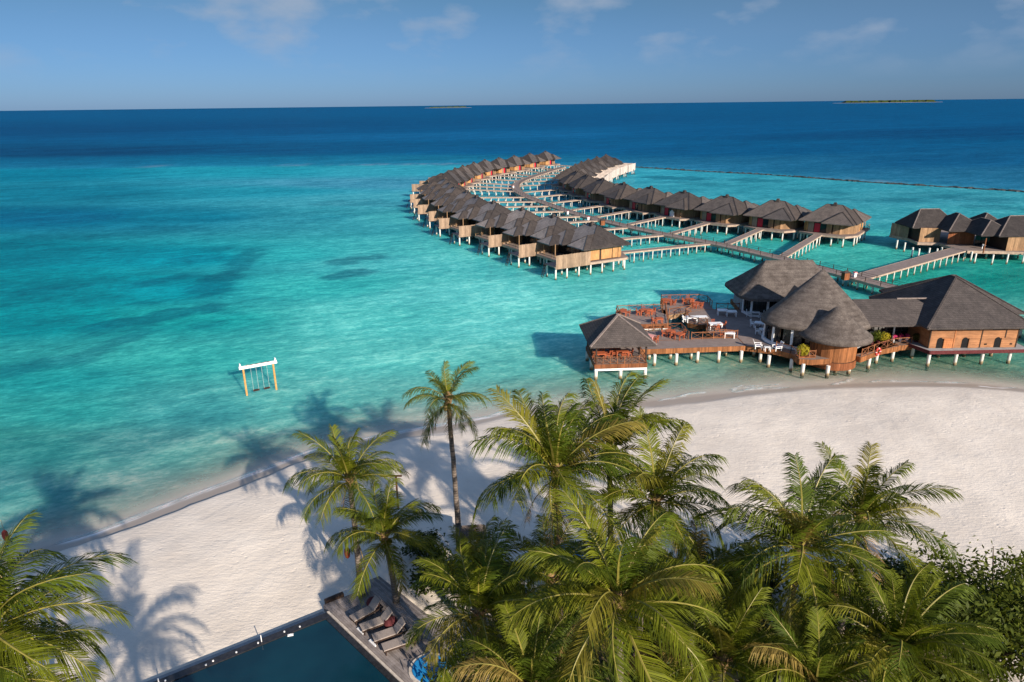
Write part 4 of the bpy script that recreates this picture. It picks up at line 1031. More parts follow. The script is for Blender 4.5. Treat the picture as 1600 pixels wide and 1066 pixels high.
HC = (37.2, 80.1)
def main_hall():
    t = thing('main_restaurant', 'large restaurant hall with tall conical thatch roof and dark glass walls', 'building')
    ev = [(30.9, 81.0), (30.5, 79.4), (31.4, 77.3), (33.2, 76.1), (36, 75.0), (39, 75.0), (42, 76.0), (43.1, 77.5), (43.6, 79.3), (43.4, 81.2), (42.5, 83.3), (40.5, 84.8), (37, 85.4), (34.5, 84.8), (32.6, 83.4), (31.5, 82.2)]
    for _ in range(2): ev = [q for a, c in zip(ev, ev[1:]+ev[:1]) for q in ((a[0]*.75+c[0]*.25, a[1]*.75+c[1]*.25), (a[0]*.25+c[0]*.75, a[1]*.25+c[1]*.75))]
    r = MB(); loft_roof(r, [(p[0], p[1], 4.85) for p in ev], [(38.7+(p[0]-37.3)*.03, 82.7+(p[1]-80)*.03, 10.2) for p in ev], 9, .012, .34); r.build('cone_roof', M['thatch'], t, smooth=True)
    r = MB(); hip(r, 36.6, 40.6, 83.8, 93.6, 4.9, .7, 'y', 1.4, 3, th=.3); r.build('link_roof', M['thatch'], t)
    # long rear wing with rounded left end
    ev = []; rg = []
    x0, x1, y0, y1 = 31.2, 45.0, 88.4, 99.2; yc = (y0+y1)/2; rad = 2.6
    pts = []
    for cx, cy, a0 in ((x0+rad, y0+rad, 180), (x1-rad, y0+rad, 270), (x1-rad, y1-rad, 0), (x0+rad, y1-rad, 90)):
        for k in range(6): a = R(a0+18*k); pts.append((cx+rad*math.cos(a), cy+rad*math.sin(a)))
    for x, y in pts:
        ev.append((x, y, 4.85)); rg.append((min(max(x, 35.6), 42.2), yc+(.05 if y > yc else -.05), 9.0))
    r = MB(); loft_roof(r, ev, rg, 6, .05); r.build('wing_roof', M['thatch'], t)
    # curved glass wall under the cone
    n = 26; rr = 5.75; ry = 4.35
    P = [(HC[0]+rr*math.cos(2*PI*k/n+.11), HC[1]+ry*math.sin(2*PI*k/n+.11)) for k in range(n+1)]
    colm = MB(); colm.box(-.14, .14, -.14, .14, DZ, 4.85); cme = colm.mesh('column', M['white_paint'])
    for k in range(n):
        a, b_ = Vector(P[k]), Vector(P[k+1]); ang = math.atan2((b_-a).y, (b_-a).x)
        if HC[1]+1 < (a.y+b_.y)/2 and abs((a.x+b_.x)/2-HC[0]) < 4: continue
        d = (b_-a).normalized()
        g = MB(); g.boards(a+d*.16, b_-d*.16, DZ+.35, 4.75, 3, .03, gap=0, jit=0); pn = g.build('window_pane', M['dark_glass'], t)
        m = MB()
        for u in (.33, .66): q = a.lerp(b_, u); m.bar((q.x, q.y, DZ+.35), (q.x, q.y, 4.75), .07)
        q0, q1 = a+d*.15, b_-d*.15; m.bar((q0.x, q0.y, DZ+1.25), (q1.x, q1.y, DZ+1.25), .06)
        m.build('mullion', M['dark_metal'], pn)
        c = MB(); c.boards(a, b_, DZ, DZ+.34, 3, .30, gap=0, jit=0); c.build('kerb', M['white_paint'], t)
        if k % 2 == 0: inst('column', cme, t, (a.x, a.y, 0), (0, 0, ang))
    fl = MB(); fl.prism([(HC[0]+5.6*math.cos(2*PI*k/30), HC[1]+4.2*math.sin(2*PI*k/30)) for k in range(30)], DZ+.02, DZ+.06); fl.build('floor', M['dark_wood'], t)
    co = MB(); co.prism([(HC[0]+4.4*math.cos(2*PI*k/20), HC[1]+3.2*math.sin(2*PI*k/20)) for k in range(20)], DZ+.06, 4.7); co.build('inner_wall', M['dark_interior'], t)
    # wing walls
    for a, b_ in (((32.6, 92.2), (33.0, 90.2)), ((33.0, 90.2), (35.0, 89.6)), ((35.0, 89.6), (37.2, 89.4)), ((37.2, 89.4), (39.6, 89.4))):
        a, b_ = Vector(a), Vector(b_); d = (b_-a).normalized()
        g = MB(); g.boards(a+d*.13, b_-d*.13, DZ+.3, 4.8, 3, .03, gap=0, jit=0); pn = g.build('window_pane', M['dark_glass'], t)
        m = MB()
        for u in (.33, .66): q = a.lerp(b_, u); m.bar((q.x, q.y, DZ+.3), (q.x, q.y, 4.8), .07)
        m.build('mullion', M['dark_metal'], pn)
        c = MB(); c.boards(a, b_, DZ, DZ+.3, 3, .25, gap=0, jit=0); c.build('kerb', M['white_paint'], t)
        inst('column', cme, t, (a.x, a.y, 0), (0, 0, math.atan2(d.y, d.x)))
    w = MB(); w.prism([(32.6, 92.3), (33.2, 92.3), (43.5, 90.3), (44, 97.6), (32.9, 97.6)], DZ, 4.8); w.build('side_wall', M['grey_slab'], t)
main_hall()
def round_hut():
    c = (37.75, 75.7)
    t = thing('round_hut', 'round orange plank hut with conical thatch roof at the front of the restaurant', 'hut', (0, 0, 0))
    r = MB(); cone(r, c, 4.1, 4.2, 4.30, 7.45, 44, .06, .28); r.build('roof', M['thatch'], t, smooth=True)
    n = 18; rad = 2.6; w = MB()
    P = [(c[0]+rad*math.cos(2*PI*k/n), c[1]+rad*math.sin(2*PI*k/n)) for k in range(n+1)]
    for a, b_ in zip(P[:-1], P[1:]): w.boards(a, b_, 1.55, 4.4, .17, .05, jit=.008, gap=.006)
    w.build('plank_wall', M['fascia_wood'], t, kind='stuff')
    w = MB(); Q = [(c[0]+(rad+.12)*math.cos(2*PI*k/n), c[1]+(rad+.12)*math.sin(2*PI*k/n)) for k in range(n+1)]
    for a, b_ in zip(Q[:-1], Q[1:]): w.boards(a, b_, .62, 1.50, .17, .05, jit=.01, gap=.006)
    w.build('plank_skirt', M['red_wood'], t, kind='stuff')
    f = MB(); f.prism(P[:-1], 1.35, 1.6); f.prism([(c[0]+2.5*math.cos(2*PI*k/n), c[1]+2.5*math.sin(2*PI*k/n)) for k in range(n)], 1.65, 4.35); f.build('inner_wall', M['dark_wood'], t)
    for a in (248, 285):
        q = MB(); A = R(a-6); B_ = R(a+6); q.boards((c[0]+2.66*math.cos(A), c[1]+2.66*math.sin(A)), (c[0]+2.66*math.cos(B_), c[1]+2.66*math.sin(B_)), 3.80, 4.15, 1, .05, gap=0); q.build('vent_window', M['dark_interior'], t)
    pm = post_mesh(1.3, .21)
    for px, py in ((1292, 588), (1305, 582), (1325.5, 584)): inst('support_post', pm, t, (*un(px, py, 0), 0))
round_hut()
def kitchen():
    t = thing('kitchen_building', 'large orange timber building with steep grey shingle roof at the right', 'building')
    x0, x1, y0, y1 = 49.2, 59.5, 75.9, 87.5; z = 2.2
    d = MB(); d.prism([(48.0, 77.7), (48.95, 75.0), (60.7, 75.2), (60.9, 90), (48.0, 90)], z-.14, z); d.build('deck', M['grey_slab'], t)
    e = MB()
    for a, b_ in (((48.0, 77.7), (48.95, 75.0)), ((48.95, 75.0), (60.7, 75.2)), ((60.7, 75.2), (60.9, 90))): e.boards(a, b_, z-.42, z-.01, 2.5, .08, gap=.01, jit=0)
    e.build('deck_edge', M['maroon_cloth'], t)
    c = MB(); c.box(x0+.06, x1-.06, y0+.06, y1, z+.01, 5.0); c.build('core_wall', M['dark_interior'], t)
    # horizontal boards on the front and the right end; each bay between dark battens is a panel
    bays = [(x0, 52.1), (52.1, 55.25), (55.25, 58.05), (58.05, x1)]
    for a, b_ in bays:
        f = MB(); k = 0; zz = z+.02
        while zz < 4.9: f.box(a+.05, b_-.05, y0-.02-random.uniform(0, .012), y0+.05, zz, zz+.215); zz += .225
        f.build('board_panel', M['kitchen_board'], t, kind='stuff')
    for x, m_ in ((x0, 'dark_wood'), (52.1, 'shutter_wood'), (55.25, 'dark_wood'), (58.05, 'dark_wood'), (x1, 'dark_wood')):
        b = MB(); b.box(x-.06, x+.06, y0-.07, y0+.04, z+.01, 4.95); b.build('batten', M[m_], t)
    f = MB(); zz = z+.02
    while zz < 4.9: f.box(x1-.05, x1+.02, y0+.1, y1, zz, zz+.215); f.box(x0-.02, x0+.05, y0+.1, y1, zz, zz+.215); zz += .225
    f.build('end_boards', M['kitchen_board'], t, kind='stuff')
    for a, b_ in ((49.9, 51.75), (53.3, 54.9), (56.4, 57.9)):
        v = MB(); v.box(a, b_, y0-.05, y0+.02, 4.40, 4.86); v.build('vent_window', M['dark_interior'], t)
    for cx, sh in ((50.45, 1), (53.4, 1), (57.25, 0)):
        a = MB(); pts = [(cx-.36, z+.02), (cx+.36, z+.02)]+[(cx+.36*math.cos(R(k)), z+.95+.36*math.sin(R(k))) for k in range(0, 181, 30)]
        i0 = len(a.v); m = len(pts); a.v += [(p[0], y0-.045, p[1]) for p in pts]+[(p[0], y0+.02, p[1]) for p in pts]
        a.f.append(tuple(range(i0, i0+m))); a.m.append(0)
        for k in range(m): a.f.append((i0+k, i0+m+k, i0+m+(k+1) % m, i0+(k+1) % m)); a.m.append(0)
        a.build('arched_opening', M['dark_interior'], t)
        b = MB(); zz = z+.03
        for k in range(5): b.box(cx+.40, cx+1.45, y0-(.16 if sh else .10), y0-(.09 if sh else .05), zz, zz+.23); zz += .24
        b.build('shutter_door', M['shutter_wood' if sh and cx < 52 else 'kitchen_board'], t)
    for cx in (55.75, 58.75): v = MB(); v.box(cx, cx+.3, y0-.06, y0+.02, 2.55, 2.72); v.build('small_vent', M['dark_interior'], t)
    r = MB(); caps = hip(r, 48.0, 60.6, 74.75, 88.4, 5.06, .70, 'y', 6.3, 6.3, th=.2); r.build('main_roof', M['shingle_big'], t)
    r2 = MB(); c2 = hip(r2, 51.5, 63.7, 80.9, 92.5, 4.86, .60, 'x', th=.2); r2.build('rear_roof', M['shingle_big'], t)
    k = MB()
    for a, b_ in caps+c2:
        if (Vector(a)-Vector(b_)).length > .3: k.bar(Vector(a), Vector(b_), .22, .14)
    k.build('ridge_cap', M['shingle_big'], t)
    stilts(t, [(1448.6, 572.6), (1491, 571), (1532, 569), (1574.5, 568), (1465.6, 558.5), (1506, 557.5), (1547.6, 556.6)], [(60, 80), (60, 86), (50, 86), (55, 86)])
    # low ridge roof joining the kitchen to the hall, on one white column
    q = MB(); cc = hip(q, 41.5, 53.0, 76.55, 84.6, 4.9, .52, 'x', .3, 3.5, th=.22); q.build('link_roof', M['shingle_big'], t)
    b = MB(); b.bar((47.2, 80.57, 7.02), (51.2, 80.57, 7.02), .22, .14); b.build('ridge_cap', M['ridge_cap'], t)
    for k in range(6):
        a = 43.4+k*.93; g = MB(); g.box(a+.04, a+.89, 80.0, 80.04, DZ+.02, 4.9); pn = g.build('window_pane', M['dark_glass'], t)
        m = MB(); m.bar((a, 79.97, DZ), (a, 79.97, 4.9), .09); m.bar((a, 79.97, DZ+1.1), (a+.93, 79.97, DZ+1.1), .05); m.build('mullion', M['dark_metal'], pn)
    cpx = un(1394, 532, DZ); c = MB(); c.tube([(cpx[0], cpx[1], DZ), (cpx[0], cpx[1], 5.0)], .11, 10); c.build('column', M['white_paint'], t)
kitchen()
t = thing('roof_panel', 'small blue panel standing on the kitchen roof', 'panel', (56.9, 77.3, 6.55), R(-10))
b = MB(); b.hexa([(-.42, -.2, .0), (.42, -.2, .0), (.42, .2, .30), (-.42, .2, .30), (-.42, -.2, .07), (.42, -.2, .07), (.42, .2, .37), (-.42, .2, .37)]); b.build('panel', M['blue_panel'], t)
b = MB()
for sx in (-.4, .4): b.bar((sx, -.2, .05), (sx, -.2, -.35), .06); b.bar((sx, .25, .2), (sx, .25, -.25), .06)
b.build('bracket', M['dark_metal'], t)

def leaf_ball(name, mat, n, rad, size, seed=1, flat=.8, squash=(1, 1, 1), clumps=0):
    rg = np.random.default_rng(seed); mb = MB()
    cs = [(Vector(rg.normal(size=3)).normalized()*(.35+.6*rg.random()), .25+.25*rg.random()) for _ in range(clumps)] if clumps else None
    for i in range(n):
        if cs:
            c, cr = cs[i % clumps]; p = c+Vector(rg.normal(size=3))*cr*.5
        else:
            p = Vector(rg.normal(size=3)).normalized()*(rg.random()**.35)
        nrm = (p.normalized()*flat+Vector(rg.normal(size=3))*.55+Vector((0, 0, .35))).normalized()
        p = Vector((p.x*rad*squash[0], p.y*rad*squash[1], p.z*rad*squash[2]))
        a = nrm.orthogonal().normalized(); a.rotate(Matrix.Rotation(rg.random()*6.283, 3, nrm)); b_ = nrm.cross(a); s = size*(.6+.8*rg.random()); w = s*.42
        i0 = len(mb.v); mb.v += [tuple(p-a*s), tuple(p+b_*w-nrm*s*.12), tuple(p+a*s-nrm*s*.25), tuple(p-b_*w-nrm*s*.12)]
        mb.f += [(i0, i0+1, i0+2), (i0, i0+2, i0+3)]; mb.m += [0, 0]
    return mb.mesh(name, M[mat])
# planter with the yellow bush
x, y = un(1258, 556, DZ+.1)
t = thing('planter_box', 'plank planter box with rail at the deck corner beside the round hut', 'planter', (x, y, 0), R(2))
b = MB(); b.boards((-.9, -.45), (1.0, -.45), 1.2, 2.15, .17, .05); b.boards((1.0, -.45), (1.0, .5), 1.2, 2.15, .17, .05); b.boards((-.9, .5), (-.9, -.45), 1.2, 2.15, .17, .05); b.box(-.88, .98, -.43, .5, 1.25, 2.05); b.build('box', M['red_wood'], t)
b = MB(); railing(b, [(.25, -.44), (.98, -.44)], 2.1, .75, .8, .05); b.build('railing', M['rail_wood'], t)
t = thing('yellow_bush', 'round yellow leaved bush in the planter box beside the round hut', 'bush', (x-.25, y+.1, 2.05))
o = inst('foliage', leaf_ball('foliage', 'yellow_leaf', 900, .75, .11, 3, squash=(1, .9, .95)), t, (0, 0, .75)); o['kind'] = 'stuff'
b = MB(); b.tube([(0, 0, 0), (0, 0, .5)], .06, 6); b.build('stem', M['bark'], t)
for k, (px, py, s, mt, lb) in enumerate([(1352, 535, .62, 'pot_leaf', 'low green plant beside the round hut on the garden deck'), (1372, 532, .7, 'pot_leaf', 'tall yellow green plant left of the white column'), (1381, 533, .62, 'yellow_leaf', 'yellow leaved plant right beside the white column'), (1362, 533, .55, 'shrub_leaf', 'dark green plant in the middle of the garden deck'),
                                     (1432, 532, .5, 'shrub_leaf', 'dark plant at the corner of the kitchen building')]):
    x, y = un(px, py, DZ+.4); t = thing('deck_plant', lb, 'plant', (x, y, DZ), 0, 'plants on the garden deck')
    o = inst('foliage', leaf_ball('foliage', mt, 420, s, .12, 20+k, squash=(1.1, .9, 1)), t, (0, 0, s+.35)); o['kind'] = 'stuff'
    b = MB(); b.tube([(0, 0, .0), (0, 0, .42)], [.22, .28], 10); b.build('pot', M['maroon_cloth'], t)
for px, py, lb in ((1397, 529, 'pink flowering pot plant just right of the white column'), (1407, 528, 'pink flowering pot plant in the middle of the garden deck rail'), (1417, 528, 'pink flowering pot plant nearest the kitchen wall')):
    x, y = un(px, py, DZ+.5); t = thing('flower_pot', lb, 'flower pot', (x, y, DZ), 0, 'pink flowers on the garden deck')
    o = inst('blossoms', leaf_ball('blossoms', 'blossom', 160, .32, .09, 31), t, (0, 0, .75)); o['kind'] = 'stuff'
    b = MB(); b.tube([(0, 0, 0), (0, 0, .5)], [.14, .2], 8); b.build('pot', M['white_paint'], t)
def lifebuoy():
    x, y = 43.1, 75.55; t = thing('lifebuoy', 'red and white lifebuoy hanging on the curved deck front', 'lifebuoy', (x, y-.12, 2.02), R(30))
    for q in range(4):
        b = MB(); pts = [(.40*math.cos(R(90*q+k*15+(6 if k == 0 else -6 if k == 6 else 0))), 0, .40*math.sin(R(90*q+k*15))) for k in range(7)]
        b.tube(pts, .12, 8); b.build('ring_segment', M['red_cloth'], t, smooth=True)
        b = MB(); a = R(90*q); b.tube([(.40*math.cos(a-.07), 0, .40*math.sin(a-.07)), (.40*math.cos(a+.07), 0, .40*math.sin(a+.07))], .127, 8); b.build('band', M['white_paint'], t)
lifebuoy()

# ------------------------------------------------------------------ swing standing in the shallows
def swing():
    a = Vector((*un(386, 618, 0), 0)); c = Vector((*un(432, 609, 0), 0)); d = (c-a); L = d.length; t = thing('water_swing', 'two seat wooden swing frame with white top beam standing in the sea', 'swing', a, math.atan2(d.y, d.x))
    for x in (0, L): b = MB(); b.tube([(x, 0, -1.4), (x, 0, 3.35)], .11, 10); b.build('post', M['swing_wood'], t)
    b = MB(); b.bar((-.42, -.13, 3.28), (L+.42, -.13, 3.28), .09, .24); b.bar((-.42, .13, 3.28), (L+.42, .13, 3.28), .09, .24)
    for x, s in ((-.42, 1), (L+.42, -1)): b.hexa([(x, -.18, 3.16), (x+s*.3, -.18, 3.16), (x+s*.3, .18, 3.16), (x, .18, 3.16), (x+s*.1, -.18, 3.78), (x+s*.2, -.18, 3.78), (x+s*.2, .18, 3.78), (x+s*.1, .18, 3.78)] if s > 0 else [(x+s*.3, -.18, 3.16), (x, -.18, 3.16), (x, .18, 3.16), (x+s*.3, .18, 3.16), (x+s*.2, -.18, 3.78), (x+s*.1, -.18, 3.78), (x+s*.1, .18, 3.78), (x+s*.2, .18, 3.78)])
    b.build('top_beam', M['white_paint'], t)
    g = MB(); pts = []
    g.tube([(L*.1+L*.8*k/12, 0, 3.46+.03*math.sin(k*2.1)) for k in range(13)], .03, 5); g.build('garland', M['lantern_red'], t)
    for x in (L*.33, L*.69):
        b = MB(); b.hexa([(x-.34, -.16, .36), (x+.34, -.16, .36), (x+.34, .16, .42), (x-.34, .16, .42), (x-.34, -.16, .42), (x+.34, -.16, .42), (x+.34, .16, .48), (x-.34, .16, .48)]); s = b.build('seat', M['dark_wood'], t)
        for sx in (-.28, .28): b = MB(); b.bar((x+sx, 0, .45), (x+sx, 0, 3.2), .022); b.build('rope', M['rope'], s)
swing()
# ------------------------------------------------------------------ pool, deck and loungers
def puv(u, v): p = POOL_A+POOL_U*u+POOL_V*v; return (float(p[0]), float(p[1]))
def pquad(u0, u1, v0, v1): return ccw([puv(u0, v0), puv(u1, v0), puv(u1, v1), puv(u0, v1)])
def m_pool():
    t = NT('pool_water'); n = t.noise(1.6, 4, .6); n2 = t.noise(.25, 3)
    t.set(t.ramp(n2, [(.3, (.003, .022, .040)), (.7, (.005, .040, .062))]), .08, .5); t.b.inputs['IOR'].default_value = 1.33
    t.bump(n, .12, .1); M['pool_water'] = t.mat
m_pool()
PZ = 1.28
def pool():
    t = thing('swimming_pool', 'dark blue infinity pool with black stone edge at the bottom of the beach', 'pool')
    b = MB(); b.prism(pquad(.32, 26, .50, 22), -.4, PZ-.05); b.build('water', M['pool_water'], t)
    b = MB(); b.prism(pquad(-.02, 26, -.02, .48), -.3, PZ); b.build('far_edge', M['black_stone'], t)
    b = MB(); b.prism(pquad(-.05, 26, -.62, -.03), -.3, .98); b.build('overflow_ledge', M['grey_slab'], t)
    b = MB(); b.prism(pquad(-.02, .31, .49, 22), -.3, PZ-.01); b.build('side_edge', M['black_stone'], t)
    b = MB(); b.prism(pquad(-.16, -.03, -.02, 22), -.3, PZ+.05); b.build('coping_strip', M['pale_stone'], t)
    for u, v in ((1.75, .30), (2.6, .2), (5.3, .30), (6.5, .24), (6.9, .33), (8.9, .28), (4.1, .25)):
        q = MB(); x, y = puv(u, v); q.tube([(x, y, PZ+.001), (x, y, PZ+.05)], .05, 8); q.build('edge_light', M['white_paint'], t)
    x, y = puv(3.9, .24); q = MB(); q.tube([(x, y, PZ), (x, y, PZ+.45)], .025, 6); q.build('overflow_pipe', M['white_paint'], t)
    x, y = puv(9.2, .24); q = MB(); q.tube([(x, y, PZ), (x, y, PZ+.3)], .03, 6); q.build('overflow_pipe', M['white_paint'], t)
pool()
x, y = puv(2.45, .62)
b = MB(); b.box(-.16, .16, -.07, .07, 0, .05); b.box(-.05, .05, -.02, .02, .05, .10); o = b.build('pool_float', M['white_paint']); o.location = (x, y, PZ-.05); o.rotation_euler = (0, 0, R(15)); tag(o, 'small white thermometer float at the far edge of the pool', 'float')
def pool_deck():
    t = thing('pool_deck', 'grey plank deck along the right side of the pool', 'deck')
    b = MB(); n = 27
    for k in range(n):
        u0 = -.20-k*.15; b.hexa([(*puv(u0, -.75 if k < 16 else -1.4), .9), (*puv(u0-.138, -.75 if k < 16 else -1.4), .9), (*puv(u0-.138, 22), .9), (*puv(u0, 22), .9), (*puv(u0, -.75 if k < 16 else -1.4), 1.30+.004*(k % 3)), (*puv(u0-.138, -.75 if k < 16 else -1.4), 1.30+.004*(k % 3)), (*puv(u0-.138, 22), 1.30+.004*(k % 3)), (*puv(u0, 22), 1.30+.004*(k % 3))])
    b.build('planks', M['pool_deck_wood'], t, kind='stuff')
    b = MB(); b.prism(pquad(-4.2, -.22, -.7, 22), .3, 1.22); b.build('joist_base', M['dark_wood'], t)
pool_deck()
b = MB(); b.boards(puv(-.4, -1.0), puv(-1.6, -1.05), 1.0, 1.5, .3, .25); tag(b.build('deck_step', M['dark_wood']), 'dark timber step at the corner between pool deck and sand', 'step')
def lounger_proto():
    t = thing('sun_lounger', '', 'sun lounger')      # +x towards the head
    f = MB()
    for s in (1, -1): f.bar((-.95, s*.31, .26), (.95, s*.31, .26), .06, .08)
    f.bar((-.95, -.31, .26), (-.95, .31, .26), .06, .08); f.bar((.95, -.31, .26), (.95, .31, .26), .06, .08); f.bar((.15, -.31, .26), (.15, .31, .26), .05)
    f.build('frame', M['dark_wood'], t)
    lg = MB(); lg.box(-.035, .035, -.035, .035, 0, .22); me = lg.mesh('leg', M['dark_wood'])
    for sx in (-.85, .8):
        for s in (1, -1): inst('leg', me, t, (sx, s*.31, 0))
    p = MB(); p.box(-.96, .28, -.30, .30, .30, .37); p.build('seat_pad', M['lounger_mesh'], t)
    p = MB(); p.hexa([(.28, -.30, .30), (.34, -.30, .26), (.34, .30, .26), (.28, .30, .30), (.84, -.30, .86), (.90, -.30, .82), (.90, .30, .82), (.84, .30, .86)]); p.build('backrest', M['lounger_mesh'], t)
    p = MB(); p.bar((.8, -.2, .76), (.75, -.2, .3), .04); p.bar((.8, .2, .76), (.75, .2, .3), .04); p.build('prop', M['dark_wood'], t)
    return t
lp = None
for (fx, fy), (hx, hy), lb in (((550, 967), (594, 934), 'grey sun lounger farthest from the camera, beside the sand'), ((564, 981), (609, 955), 'grey sun lounger second from the sand end'), ((583, 997), (628, 972), 'grey sun lounger third from the sand end'), ((598, 1012), (644, 987), 'grey sun lounger nearest the camera, under the palm')):
    a = Vector(un(fx, fy, 1.65)); c = Vector(un(hx, hy, 2.05)); d = (c-a).normalized(); m = a+d*.95
    lp = lounger_proto() if lp is None else copy_tree(lp)
    lp.location = (m.x, m.y, 1.315); lp.rotation_euler = (0, 0, math.atan2(d.y, d.x)); lp['label'] = lb; lp['group'] = 'sun loungers on the pool deck'
for px, py, lb in ((583, 941, 'dark red round pouf between the two farthest sun loungers and the palm'), (610, 971, 'dark red round pouf between the second and third sun loungers')):
    x, y = un(px, py, 1.6); b = MB(); b.tube([(x, y, 1.31), (x, y, 1.36), (x, y, 1.6), (x, y, 1.75), (x, y, 1.80)], [.28, .38, .42, .34, .12], 14); tag(b.build('pouf', M['maroon_cloth'], smooth=True), lb, 'pouf', 'dark red poufs by the loungers')
for px, py, lb in ((564, 986, 'white foot mat at the foot of the second sun lounger'), (583, 1005, 'white foot mat at the foot of the third sun lounger')):
    x, y = un(px, py, 1.32); b = MB(); b.box(-.32, .32, -.09, .09, 0, .06); b.box(-.30, .30, -.07, .07, .061, .07); o = b.build('foot_mat', M['white_paint']); o.location = (x, y, 1.315); o.rotation_euler = (0, 0, R(-45)); tag(o, lb, 'mat', 'white mats by the loungers')
x, y = un(672, 1046, 1.3)
t = thing('plunge_pool', 'small bright blue plunge pool with pale rim under the palm fronds', 'pool', (x, y, 0))
b = MB(); n = 24; b.tube([(0, 0, .3), (0, 0, 1.36)], 1.15, n); b.build('rim', M['pale_stone'], t)
b = MB(); b.tube([(0, 0, .9), (0, 0, 1.40)], .95, n); b.build('water', M['bright_pool'] if 'bright_pool' in M else M['blue_paint'], t)
x, y = un(890, 888, 1.6)
t = thing('beach_umbrella', 'blue beach umbrella half hidden behind palm trunks', 'umbrella', (x, y, 1.0))
b = MB(); n = 8
for k in range(n): b.tri((1.5*math.cos(2*PI*k/n), 1.5*math.sin(2*PI*k/n), 1.55), (1.5*math.cos(2*PI*(k+1)/n), 1.5*math.sin(2*PI*(k+1)/n), 1.55), (0, 0, 2.15)); b.quad((1.5*math.cos(2*PI*k/n), 1.5*math.sin(2*PI*k/n), 1.40), (1.5*math.cos(2*PI*(k+1)/n), 1.5*math.sin(2*PI*(k+1)/n), 1.40), (1.5*math.cos(2*PI*(k+1)/n), 1.5*math.sin(2*PI*(k+1)/n), 1.55), (1.5*math.cos(2*PI*k/n), 1.5*math.sin(2*PI*k/n), 1.55))
b.build('canopy', M['blue_paint'], t)
b = MB(); b.tube([(0, 0, -.2), (0, 0, 2.14)], .03, 8); b.build('pole', M['white_paint'], t)

def ground_z(x, y): return float(beach_z(np.array([x]), np.array([shore(np.array([x]))[0]-y]))[0])
def lantern(base, tip, h, label, name='hanging_lantern'):
    g = ground_z(*base); b0 = Vector((*base, g-.3)); t = thing('lantern_pole', label, 'lantern', (base[0], base[1], g), 0, 'red lanterns on bamboo poles')
    tp = Vector((tip[0]-base[0], tip[1]-base[1], 0)); pts = []
    for k in range(10): u = k/9; pts.append((tp.x*u**2.2, tp.y*u**2.2, -.3+(h+.3)*math.sin(u*PI*.56)/math.sin(PI*.56)*(1.0 if u < 1 else 1)))
    b = MB(); b.tube(pts, [.05*(1-.6*k/9) for k in range(10)], 7); b.build('pole', M['bamboo'], t)
    e = Vector(pts[-1]); b = MB(); b.tube([e, e-Vector((0, 0, .75))], .015, 5); b.build('cord', M['dark_metal'], t)
    l = e-Vector((0, 0, 1.5)); b = MB(); b.tube([l, l+Vector((0, 0, .08)), l+Vector((0, 0, .35)), l+Vector((0, 0, .62)), l+Vector((0, 0, .75))], [.07, .14, .19, .16, .07], 12); b.build('lamp_shade', M['lantern_red'], t, smooth=True)
lx, ly = un(545, 887, 3.1); bx, by = un(566, 934, 1.0)
lantern((bx+.25, by+.6), (lx, ly), 4.5, 'red lantern hanging from a curved bamboo pole beside the left palm trunk')
lx, ly = un(13, 853, 3.2); lantern((lx-.9, ly-.2), (lx, ly), 4.5, 'red lantern hanging from a tall bamboo pole behind the leftmost palm')
x, y = un(622, 790, 1.0); t = thing('beach_post', 'brown T shaped timber post on the sand behind the left palm', 'post', (x, y, ground_z(x, y)), 0)
b = MB(); b.bar((0, 0, -.4), (0, 0, 2.75), .13); b.build('upright', M['rail_wood'], t); b = MB(); b.bar((-1.15, 0, 2.82), (.45, 0, 2.82), .10, .12); b.build('crossbar', M['rail_wood'], t)
x, y = un(738, 868, 1.0); t = thing('beach_kiosk', 'small dark roofed kiosk on red posts at the foot of the tall palm', 'kiosk', (x, y, ground_z(x, y)), R(6))
b = MB(); caps = hip(b, -.95, 1.0, -.75, .75, 2.2, .8, 'x', .35, .35, th=.08); b.build('roof', M['shingle_big'], t)
for sx in (-.72, .76):
    for sy in (-.5, .5): b = MB(); b.bar((sx, sy, -.3), (sx, sy, 2.25), .08); b.build('post', M['lantern_red'], t)
b = MB(); b.box(-.7, .72, -.4, .4, .75, .82); b.build('counter', M['rail_wood'], t)

